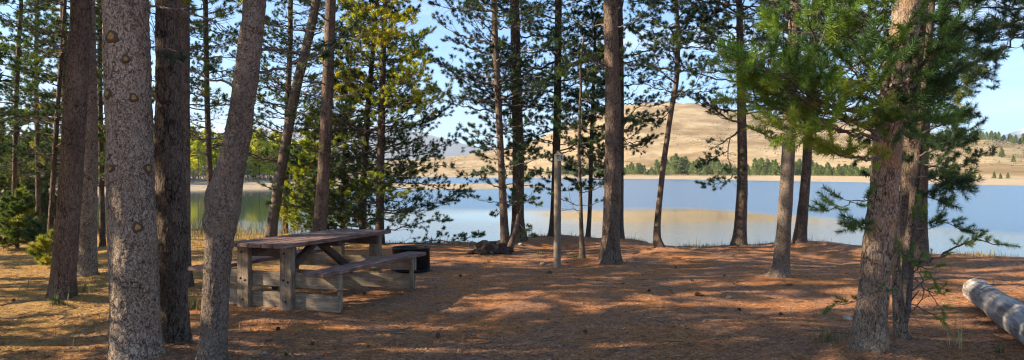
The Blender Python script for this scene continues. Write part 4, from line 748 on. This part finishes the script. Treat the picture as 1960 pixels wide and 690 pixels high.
# top: five planks in one mesh
bm = bmesh.new(); pw = TW_ / 5
for k in range(5):
    r_ = bmesh.ops.create_cube(bm, size=1); vs = r_['verts']
    for v in vs: v.co = Vector((-pw * (k + .5) + v.co.x * (pw - .009), TL_ / 2 + random.uniform(-.004, .004) + v.co.y * (TL_ + random.uniform(-.02, .02)), TH_ - .0225 + random.uniform(-.0015, .0015) + v.co.z * .045))
bmesh.ops.bevel(bm, geom=bm.edges[:], offset=.006, segments=2, affect='EDGES')
for k in range(1, 40): bmesh.ops.bisect_plane(bm, geom=bm.verts[:] + bm.edges[:] + bm.faces[:], plane_co=(0, TL_ * k / 40, 0), plane_no=(0, 1, 0))
for v in bm.verts: v.co += mnoise.noise_vector(v.co * 7) * .004 + mnoise.noise_vector(v.co * 33) * .0016
me = D.meshes.new('tabletop'); bm.to_mesh(me); bm.free(); 
M['paint_y'] = wood_mat('worn_red_brown_top', [(.36, (.06, .028, .022)), (.46, (.15, .074, .056)), (.55, (.27, .165, .13)), (.66, (.50, .40, .31))], (22, 1.5, 22), spec=.45)
me.materials.append(M['paint_y']); link('tabletop', me, table)
LEGH = TH_ - .046 - .0
for k, y in enumerate((.20, TL_ - .24)):
    for x in (-.115, -TW_ + .115):
        board('leg', (x, y, LEGH / 2 - .01), (.16, .075, LEGH + .02), M['greywood_v'], table)
    s_ = 1 if k == 0 else -1
    yb = y + s_ * .062
    cxm = -TW_ / 2; LW = TW_ + 1.06
    board('bench_support', (cxm, yb, .355), (LW, .045, .165), M['greywood'], table)
    board('foot_plank', (cxm, yb, .115), (LW, .045, .185), M['greywood'], table)
    board('top_support', (cxm, yb, LEGH - .062), (TW_ - .1, .042, .12), M['darkwood'], table)
    for x in (-TW_ - .53 + .035, .53 - .035):
        board('upright_block', (x - .0 * s_, yb + s_ * .048, .235), (.05, .05, .40), M['greywood_v'], table)
for x in (-.115, -TW_ + .115):
    for dx, z_ in ((-.03, .36), (.032, .34), (.0, .12), (-.02, .66)):
        b_o = lathe_early('bolt', [(.0005, .007), (.007, .006), (.0085, .002), (.014, .0015), (.0145, -.002)], 10, (x + dx, .20 - .040, z_)); b_o.rotation_euler = (PI / 2, 0, 0)
for x in (.53 - .15, -TW_ - .53 + .15):
    board('bench_seat', (x, TL_ / 2, .4625), (.285, TL_ + .06, .045), M['paint_y'], table, sub=.08)
for y0, y1 in ((TL_ / 2 - .06, .33), (TL_ / 2 + .06, TL_ - .37)):
    L_ = math.hypot(y1 - y0, .44); a_ = math.atan2(-.44, y1 - y0)
    board('brace', (-TW_ / 2, (y0 + y1) / 2, TH_ - .06 - .25), (.07, L_, .09), M['darkwood'], table, rot=(a_, 0, 0))
board('top_support', (-TW_ / 2, TL_ / 2, LEGH - .04), (TW_ - .12, .09, .07), M['darkwood'], table)

# ------------------------------------------------------------------ fire ring
mi_, ni, bi = mat('sooty_steel'); ti = texnoise(ni, coords(ni), 9, 5); L(ni, ramp(ni, [(.35, (.012, .012, .014)), (.6, (.035, .034, .036)), (.75, (.10, .055, .035))], ti.outputs[0]).outputs[0], bi.inputs['Base Color']); bi.inputs['Roughness'].default_value = .55; bi.inputs['Metallic'].default_value = .5
fx, fy = (781 - CX) / F * 11.6, 11.95; fz = gz1(fx, fy)
ring = empty('fire_ring', (fx, fy, fz), 'black steel fire ring on the ground just behind the right end of the picnic table', 'fire ring')
def lathe(name, prof, seg, m, parent, loc=(0, 0, 0), smooth=True):
    th = np.arange(seg) / seg * 2 * PI; V = np.array([[r * math.cos(t), r * math.sin(t), z] for r, z in prof for t in th]); k = len(prof); idx = np.arange(k * seg).reshape(k, seg); a, b = idx[:-1], idx[1:]
    q = np.stack([a, np.roll(a, -1, 1), np.roll(b, -1, 1), b], -1).reshape(-1, 4); return link(name, make_mesh(name, V, [q], [m], [0], smooth=[smooth]), parent, loc)
R_ = .30
lathe('band', [(R_ - .006, -.02), (R_, -.02), (R_, .34), (R_ + .014, .345), (R_ + .016, .36), (R_ - .004, .365), (R_ - .006, .33), (R_ - .006, -.02)], 64, mi_, ring)
lathe('flange', [(R_ + .001, .0), (R_ + .03, .004), (R_ + .03, .012), (R_ + .001, .016)], 64, mi_, ring)
ash, na, ba = mat('ash_bed'); ta = texnoise(na, coords(na), 18, 5); L(na, ramp(na, [(.35, (.02, .02, .02)), (.65, (.16, .15, .14))], ta.outputs[0]).outputs[0], ba.inputs['Base Color'])
lathe('ash_bed', [(.001, .07), (.1, .068), (.2, .055), (R_ - .008, .05)], 32, ash, ring)

# ------------------------------------------------------------------ site post with its sign
pd = 12.2; ppx = 1066.5; px_ = (ppx - CX) / F * pd; pz = gz1(px_, pd)
post = empty('site_post', (px_, pd, pz), 'slim grey wooden site post with a small board numbered T1', 'post')
n_ = 40; c = np.zeros((n_, 3)); c[:, 2] = np.linspace(-.15, 1.86, n_); c[:, 0] = c[:, 2] * .006
M['post'] = wood_mat('grey_post_wood', [(.33, (.11, .085, .062)), (.47, (.20, .16, .12)), (.60, (.27, .222, .17)), (.72, (.34, .29, .225))], (22, 22, 1.2))
pm_ = trunk_mesh('pole', c, np.full(n_, .062) - np.linspace(0, .004, n_), 20, M['post'], .0012, flare=.0); link('pole', pm_, post)
sg, ns, bs = mat('sign_board_paint'); tsg = texnoise(ns, coords(ns), 22, 4); L(ns, ramp(ns, [(.3, (.30, .27, .21)), (.6, (.46, .42, .34))], tsg.outputs[0]).outputs[0], bs.inputs['Base Color']); bs.inputs['Roughness'].default_value = .7
zc = CAMH + (HY - 302) / F * pd - pz
sb = board('sign_board', (.025, -.078, zc), (.145, .018, .118), sg, post, bev=.002, rough=.0004)
tmt, nt2, bt2 = mat('sign_lettering'); bt2.inputs['Base Color'].default_value = (.035, .035, .045, 1); bt2.inputs['Roughness'].default_value = .6
fc_ = D.curves.new('lettering', 'FONT'); fc_.body = 'T1'; fc_.size = .088; fc_.align_x = 'CENTER'; fc_.align_y = 'CENTER'; fc_.extrude = .0015; fc_.offset = .0022; fc_.space_character = 1.15; fc_.materials.append(tmt)
fo = D.objects.new('lettering_tmp', fc_); COL.objects.link(fo); bpy.context.view_layer.update()
lm = bpy.data.meshes.new_from_object(fo.evaluated_get(bpy.context.evaluated_depsgraph_get())); D.objects.remove(fo); lm.name = 'lettering'
lo = link('lettering', lm, sb, (.006, -.0115, -.001)); lo.rotation_euler = (PI / 2, 0, 0)
for x in (-.055, .06): 
    s_o = lathe('screw', [(.0005, .003), (.003, .0025), (.0035, 0)], 8, mi_, sb, (x, -.0095, .045)); s_o.rotation_euler = (PI / 2, 0, 0)

# ------------------------------------------------------------------ bleached log at the right
def log_mat():
    m, n, b = mat('bleached_log_wood'); a = texnoise(n, coords(n, (24, 1.3, 24)), 1.5, 6, .7, .3); d = texnoise(n, coords(n, (3, 1, 3)), 2.6, 4)
    c = ramp(n, [(.33, (.16, .14, .125)), (.48, (.36, .33, .30)), (.62, (.50, .46, .42))], a.outputs[0]); k = ramp(n, [(.40, (.45, .42, .40)), (.56, (1, 1, 1))], d.outputs[0])
    L(n, mixc(n, 1., c.outputs[0], k.outputs[0], 'MULTIPLY'), b.inputs['Base Color']); b.inputs['Roughness'].default_value = .85; bump(n, b, a.outputs[0], .8, .008); return m
M['log'] = log_mat()
e0 = np.array([(1868 - CX) / F * 9.1, 9.1]); e1 = np.array([(2010 - CX) / F * 6.35, 6.35]); dv = unit(e1 - e0); end = e0 + dv * 4.6
n_ = 120; q = np.linspace(0, 1, n_)[:, None]; lz = .13
lroot = empty('log', (e0[0], e0[1], gz1(*e0)), 'thick bleached grey log lying on the ground at the right edge', 'log')
yaw = math.atan2(dv[1], dv[0]) - PI / 2; lroot.rotation_euler.z = yaw
c = np.zeros((n_, 3)); c[:, 1] = np.linspace(0, 4.6, n_); c[:, 2] = lz - .01 + .012 * np.sin(c[:, 1] * 1.7); c[:, 0] = .02 * np.sin(c[:, 1] * 1.3)
th = np.arange(40) / 40 * 2 * PI; V = []
for i in range(n_):
    for t in th:
        p = Vector((math.cos(t) * 3 + 5, c[i, 1] * 1.5, math.sin(t) * 3)); r = .142 + c[i, 1] * .006 + .010 * mnoise.noise(p) + .006 * mnoise.noise(Vector((math.cos(t) * 12, c[i, 1] * 2.2, math.sin(t) * 12)))
        V.append([c[i, 0] + r * math.cos(t), c[i, 1], c[i, 2] + r * math.sin(t)])
V = np.array(V); i = np.arange(n_ * 40).reshape(n_, 40); a, b = i[:-1], i[1:]; qd = np.stack([a, b, np.roll(b, -1, 1), np.roll(a, -1, 1)], -1).reshape(-1, 4)
link('log_body', make_mesh('log_body', V, [qd], [M['log']], [0], smooth=[True]), lroot)
le, ne, be = mat('log_end_grain'); wv = ne.nodes.new('ShaderNodeTexWave'); wv.wave_type = 'RINGS'; wv.rings_direction = 'Y'; wv.inputs['Scale'].default_value = 16; wv.inputs['Distortion'].default_value = 2.; L(ne, coords(ne), wv.inputs['Vector'])
L(ne, ramp(ne, [(.2, (.20, .17, .14)), (.8, (.36, .32, .27))], wv.outputs[0]).outputs[0], be.inputs['Base Color'])
for yy, idx_ in ((0, 0), (4.6, n_ - 1)):
    rim = V[idx_ * 40:(idx_ + 1) * 40]; cc = rim.mean(0) + [0, (-.012 if idx_ == 0 else .012), 0]; Vc = np.vstack([rim, [cc]]); tr = [[40, (k + 1) % 40, k] if idx_ else [40, k, (k + 1) % 40] for k in range(40)]
    lo_ = link('cut_end', make_mesh('cut_end', Vc - [0, 0, 0], [np.array(tr)], [le], [0], smooth=[False]), lroot)

# ------------------------------------------------------------------ stump, stones, cones, grass tufts
st = empty('stump', P(938, 486, 14.3) * [1, 1, 0] + [0, 0, gz1(*P(938, 486, 14.3)[:2]) - .02], 'dark ragged low stump with splayed roots beside the gnarled slim pine', 'stump')
def blob(name, sx, sy, sz, seed, m, parent, loc, amp=.25, fr=1.4, seg=24, lv_=12, ridged=0):
    V = []; 
    for i in range(lv_ + 1):
        ph = -PI / 2 + PI * i / lv_
        for j in range(seg):
            t = j / seg * 2 * PI; d = Vector((math.cos(ph) * math.cos(t), math.cos(ph) * math.sin(t), math.sin(ph))); k = 1 + amp * mnoise.noise(d * fr + Vector((seed, 0, 0))) * 1.5 + .3 * amp * mnoise.noise(d * fr * 4 + Vector((seed, 0, 0))) + ridged * abs(math.sin(t * 7 + 2 * mnoise.noise(d * 3)))
            V.append([d.x * sx * k, d.y * sy * k, d.z * sz * k])
    V = np.array(V); i = np.arange((lv_ + 1) * seg).reshape(-1, seg); a, b = i[:-1], i[1:]; q = np.stack([a, np.roll(a, -1, 1), np.roll(b, -1, 1), b], -1).reshape(-1, 4)
    me = make_mesh(name, V, [q], [m], [0], smooth=[True]); return link(name, me, parent, loc) if loc is not None else me
M['stump'] = wood_mat('rotten_dark_wood', [(.33, (.018, .013, .011)), (.5, (.06, .042, .034)), (.66, (.17, .125, .10))], (14, 14, 3))
blob('stump_body', .30, .22, .14, 3., M['stump'], st, (.04, 0, .05), .5, 2.6, 40, 16, .10)
for (dx, dy, l_) in ((-1, -.35, .42), (-.6, -.8, .3), (.8, -.5, .25), (-1, .3, .3), (.2, -1, .28)):
    pts = np.array([[.0, 0, .10], [dx * l_ * .5, dy * l_ * .5, .09], [dx * l_, dy * l_, .015], [dx * l_ * 1.25, dy * l_ * 1.25, -.03]]); v, q = tubes(np.array([catmull(pts, 12)]), np.array([np.linspace(.055, .018, 12)]), 8)
    link('root', make_mesh('root', v, [q], [M['stump']], [0], smooth=[True]), st)
def stone_mat(name, a, b):
    m, n, s = mat(name); t = texnoise(n, coords(n), 30, 5); L(n, ramp(n, [(.35, a), (.65, b)], t.outputs[0]).outputs[0], s.inputs['Base Color']); s.inputs['Roughness'].default_value = .85; bump(n, s, t.outputs[0], .5, .004); return m
sm1 = stone_mat('pale_stone', (.28, .23, .18), (.50, .43, .35)); sm2 = stone_mat('tan_stone', (.33, .20, .10), (.52, .36, .20)); sm3 = stone_mat('grey_stone', (.16, .14, .13), (.33, .31, .29))
for k, (px, py, w, m_, lab) in enumerate(((1395, 568, 13, sm2, 'orange tan stone lying in the open litter, right of centre'), (1624, 611, 19, sm1, 'pale flat stone just left of the front right trunk'), (505, 600, 12, sm1, 'pale pebble in front of the near table leg'), (796, 521, 10, sm3, 'grey pebble beside the table at the fire ring'),
                                       (506, 685, 13, sm3, 'grey rounded pebble at the bottom edge below the table'), (1039, 509, 11, sm2, 'brownish stone left of the signed post'), (557, 687, 9, sm1, 'small whitish pebble at the bottom edge, right of the grey one'), (905, 468, 12, sm1, 'pale stone on the bank edge left of the stump'), (997, 474, 13, sm3, 'stone at the foot of the thicker dark pine'))):
    d = CAMH * F / (py - HY); x, y = (px - CX) / F * d, d; s = w / F * d / 2
    o = blob('stone', s, s * .8, s * .55, k * 7.3, m_, None, (x, y, gz1(x, y) + s * .2), .35, 1.3, 16, 9); o.rotation_euler.z = rng.uniform(0, 6); tag(o, lab, 'stone')
mc, nc, bc = mat('pine_cone_scales'); tc_ = texnoise(nc, coords(nc), 80, 3); L(nc, ramp(nc, [(.35, (.03, .018, .012)), (.65, (.12, .07, .045))], tc_.outputs[0]).outputs[0], bc.inputs['Base Color'])
def cone_mesh():
    V = []; T = []; g = 2.39996
    for i in range(60):
        t = i / 59; z = .045 * t; r = .019 * math.sin(PI * min(1, .12 + .85 * (1 - t))) ** .8 + .003; a = i * g; d = np.array([math.cos(a), math.sin(a), .25]); s = np.array([-math.sin(a), math.cos(a), 0])
        b = np.array([0, 0, z]); k = len(V); V += [b + d * r * .3 - s * .003, b + d * r * .3 + s * .003, b + d * r + s * .0055 + [0, 0, .002], b + d * r * 1.12 + [0, 0, -.002], b + d * r - s * .0055 + [0, 0, .002]]; T.append([k, k + 1, k + 2, k + 3, k + 4])
    return make_mesh('pine_cone', np.array(V), [np.array(T)], [mc], [0], smooth=[False])
cone = cone_mesh(); cones_px = [(1344, 565), (1418, 590), (1580, 590), (1325, 540), (1292, 512), (880, 530), (700, 560), (1240, 560), (1500, 600), (1388, 528), (1120, 640), (840, 640), (534, 630), (20, 575), (1810, 560)]
for k, (px, py) in enumerate(cones_px):
    d = CAMH * F / (py - HY); x, y = (px - CX) / F * d, d; o = link('pine_cone', cone, None, (x, y, gz1(x, y) + .018)); o.rotation_euler = (PI / 2 + rng.normal(0, .3), 0, rng.uniform(0, 6.28)); o.scale = (.95,) * 3 if k else (1.9,) * 3
    tag(o, 'pine cone on the litter, ' + ('larger and darkest of all, ' if k == 0 else '') + where(px), 'pine cone', 'pine cones on the ground')
mg, ng, bgm = mat('green_grass'); atg = ng.nodes.new('ShaderNodeAttribute'); atg.attribute_name = 'tint'
gr_r = ramp(ng, [(0, (.03, .055, .015)), (.35, (.07, .12, .03)), (.55, (.20, .19, .06)), (.75, (.36, .26, .10)), (1, (.58, .46, .22))], atg.outputs['Fac']); L(ng, gr_r.outputs[0], bgm.inputs['Base Color']); bgm.inputs['Roughness'].default_value = .6
trg = ng.nodes.new('ShaderNodeBsdfTranslucent'); L(ng, gr_r.outputs[0], trg.inputs[0]); msg = ng.nodes.new('ShaderNodeMixShader'); msg.inputs[0].default_value = .35; L(ng, bgm.outputs[0], msg.inputs[1]); L(ng, trg.outputs[0], msg.inputs[2]); L(ng, msg.outputs[0], ng.nodes['Material Output'].inputs[0])
def blades(x, y, h, w, tint, lean=.35):
    n = len(x); z = gz(x, y) - .01; az = rng.uniform(0, 2 * PI, n); l = rng.normal(0, lean, n) * h; dx, dy = np.cos(az) * l, np.sin(az) * l; sx, sy = np.cos(az + 1.3 + rng.normal(0, .6, n)), np.sin(az + 1.3)
    b = np.stack([x, y, z], 1); s = np.stack([sx, sy, 0 * x], 1) * (w / 2)[:, None]; m1 = b + np.stack([dx * .3, dy * .3, h * .55], 1); tp = b + np.stack([dx, dy, h * (1 - .25 * np.abs(l / h))], 1)
    V = np.stack([b - s, b + s, m1 + s * .8, m1 - s * .8, tp], 1); k = np.arange(n)[:, None] * 5
    return V.reshape(-1, 3), k + np.array([[0, 1, 2, 3]]), k + np.array([[3, 2, 4]]), np.repeat(np.clip(tint, 0, 1), 5)
def grass_obj(name, *a, **k):
    V, q, t, ti = blades(*a, **k); return link(name, make_mesh(name, V, [q, t], [mg], [0, 0], ti, [False, False]))
for k, (px, py, wpx, hh, tt, lab) in enumerate(((597, 663, 20, .05, .25, 'small bright green weed tuft below the table'), (704, 672, 20, .05, .4, 'yellow green weed tuft at the bottom, right of the bright green one'), (1100, 497, 46, .10, .2, 'dark green grass patch at the foot of the thin sapling'), (1052, 522, 26, .06, .2, 'tiny dark green tuft at the foot of the signed post'),
        (935, 510, 30, .08, .5, 'yellow green tuft in front of the stump'), (1030, 487, 70, .09, .3, 'green grass patch between the stump and the signed post'), (548, 688, 16, .05, .15, 'dark green weed at the bottom edge below the table'), (1193, 548, 14, .04, .4, 'tiny green tuft in the litter below the stout centre trunk'), (1345, 566, 14, .05, .15, 'dark green sprig in the middle of the open litter'),
        (1180, 512, 50, .09, .45, 'short grass around the foot of the stout centre trunk'), (920, 455, 46, .22, .7, 'tuft of pale dry grass on the bank edge left of the slim pine'), (1600, 470, 80, .20, .7, 'line of pale dry grass on the bank edge right of the dark trunk'), (1915, 668, 20, .09, .4, 'small green sprig below the log at the bottom right'), (1585, 670, 90, .16, .5, 'grass clump at the left foot of the front right trunk'), (1830, 665, 60, .34, .85, 'tall dry grass stalks in front of the log'),
        (160, 555, 60, .18, .6, 'grass clump between the thick brown trunk and the lit trunk'), (105, 585, 30, .14, .4, 'greenish tuft at the foot of the thick brown trunk'), (370, 600, 40, .2, .6, 'grass tuft between the charcoal trunk and the crooked trunk'))):
    d = CAMH * F / (py - HY); x, y = (px - CX) / F * d, d; r = wpx / F * d / 2; n = int((50 + 200 * min(1, r)) * (.35 if hh > .3 else 1)); a = rng.uniform(0, 6.28, n); q = r * np.abs(rng.normal(0, .55, n)); hk = np.exp(-(q / r) ** 2 * .7)
    o = grass_obj('grass_tuft', x + q * np.cos(a), y + q * np.sin(a) * .8, hh * hk * rng.uniform(.35, 1.3, n), rng.uniform(.004, .008, n), tt + rng.normal(0, .14, n), lean=.55); tag(o, lab, 'grass')
# dry grass at left and along the bank: nobody could count it
n = 52000; x = rng.uniform(-16, -2.2, n); y = rng.uniform(6.5, 24, n); cl = np.array([mnoise.noise(Vector((a * .9, b * .9, 0))) for a, b in zip(x, y)])
e = np.interp(x, EDGE[:, 0], EDGE[:, 1]); ppx_ = CX + x / y * F; edge_near = np.clip(1 - (e - y) / 4, 0, 1)
prob = np.clip(.10 + .35 * cl + .9 * edge_near, 0, 1) * np.clip((640 - ppx_) / 200, 0, 1) * np.where(y < 12.5, np.clip((ppx_ * -1 + 460) / 250, .12, 1) * .6, 1); keep = (rng.random(n) < prob) & (y < e + .9); x, y = x[keep], y[keep]; en = edge_near[keep]
hgt = rng.uniform(.05, .16, len(x)) + en ** 2 * rng.uniform(.1, .55, len(x))
tag(grass_obj('dry_grass', x, y, hgt, rng.uniform(.006, .012, len(x)), .72 + rng.normal(0, .16, len(x)) - .25 * (rng.random(len(x)) < .15)), 'tall golden dry grass under the trees at left and along the bank', 'grass', kind='stuff')
n = 5200; x = rng.uniform(-3, 9.5, n); e = np.interp(x, EDGE[:, 0], EDGE[:, 1]); y = e + rng.normal(-.15, .25, n); keep = np.array([mnoise.noise(Vector((a * 1.1, 5, 0))) for a in x]) + rng.normal(0, .15, n) > .02; x, y = x[keep], y[keep]
tag(grass_obj('bank_grass', x, y, rng.uniform(.03, .12, len(x)) + (rng.random(len(x)) < .05) * .15, rng.uniform(.005, .009, len(x)), .60 + rng.normal(0, .2, len(x))), 'thin short dry grass along the bank edge above the lake', 'grass', kind='stuff')
# fallen needles, bark chips and twigs
n = 90000; v = rng.random(n); y = 5.4 / (1 - v * (1 - 5.4 / 17)); x = (rng.uniform(-60, 2020, n) - CX) / F * y; z = gz(x, y) + rng.uniform(.002, .012, n)
az = rng.uniform(0, PI, n); l = rng.uniform(.015, .055, n) * (1 + (rng.random(n) < .03) * 1.5); w = rng.uniform(.0022, .0055, n); dx = np.stack([np.cos(az), np.sin(az), rng.normal(0, .22, n)], 1) * (l / 2)[:, None]; sx = np.stack([-np.sin(az), np.cos(az), rng.normal(0, .5, n)], 1) * (w / 2)[:, None]; o = np.stack([x, y, z], 1)
V = np.stack([o - dx - sx, o + dx - sx, o + dx + sx, o - dx + sx], 1).reshape(-1, 3)
# small fallen twigs among them
m_ = 420; ty = 5.6 / (1 - rng.random(m_) * (1 - 5.6 / 16)); tx = (rng.uniform(-60, 2020, m_) - CX) / F * ty; ta_ = rng.uniform(0, PI, m_); tl_ = rng.uniform(.06, .26, m_); uu = np.linspace(-.5, .5, 4)
tp_ = np.stack([tx[:, None] + np.cos(ta_)[:, None] * tl_[:, None] * uu + rng.normal(0, .008, (m_, 4)), ty[:, None] + np.sin(ta_)[:, None] * tl_[:, None] * uu + rng.normal(0, .008, (m_, 4)), np.zeros((m_, 4))], -1); tp_[..., 2] = gz(tp_[..., 0], tp_[..., 1]) + .008
tv_, tq_ = tubes(tp_, np.repeat(rng.uniform(.0025, .006, m_)[:, None], 4, 1) * np.array([1, .9, .75, .4]), 4)
ml, nl_, bl_ = mat('fallen_needle'); al = nl_.nodes.new('ShaderNodeAttribute'); al.attribute_name = 'tint'; L(nl_, ramp(nl_, [(0, (.05, .025, .015)), (.3, (.17, .075, .035)), (.6, (.34, .17, .075)), (.85, (.46, .26, .12)), (1, (.52, .36, .21))], al.outputs['Fac']).outputs[0], bl_.inputs['Base Color']); bl_.inputs['Roughness'].default_value = .8
tag(link('pine_litter', make_mesh('pine_litter', np.vstack([V, tv_]), [np.arange(n * 4).reshape(-1, 4), tq_ + n * 4], [ml, M['twig']], [0, 1], np.concatenate([np.repeat(np.clip(rng.normal(.5, .24, n), 0, 1), 4), np.zeros(len(tv_))]), [False, True])), 'reddish brown fallen pine needles and bark chips over the clearing', 'litter', kind='stuff')
print('objects', len(D.objects), 'polys', sum(len(m.polygons) for m in D.meshes))
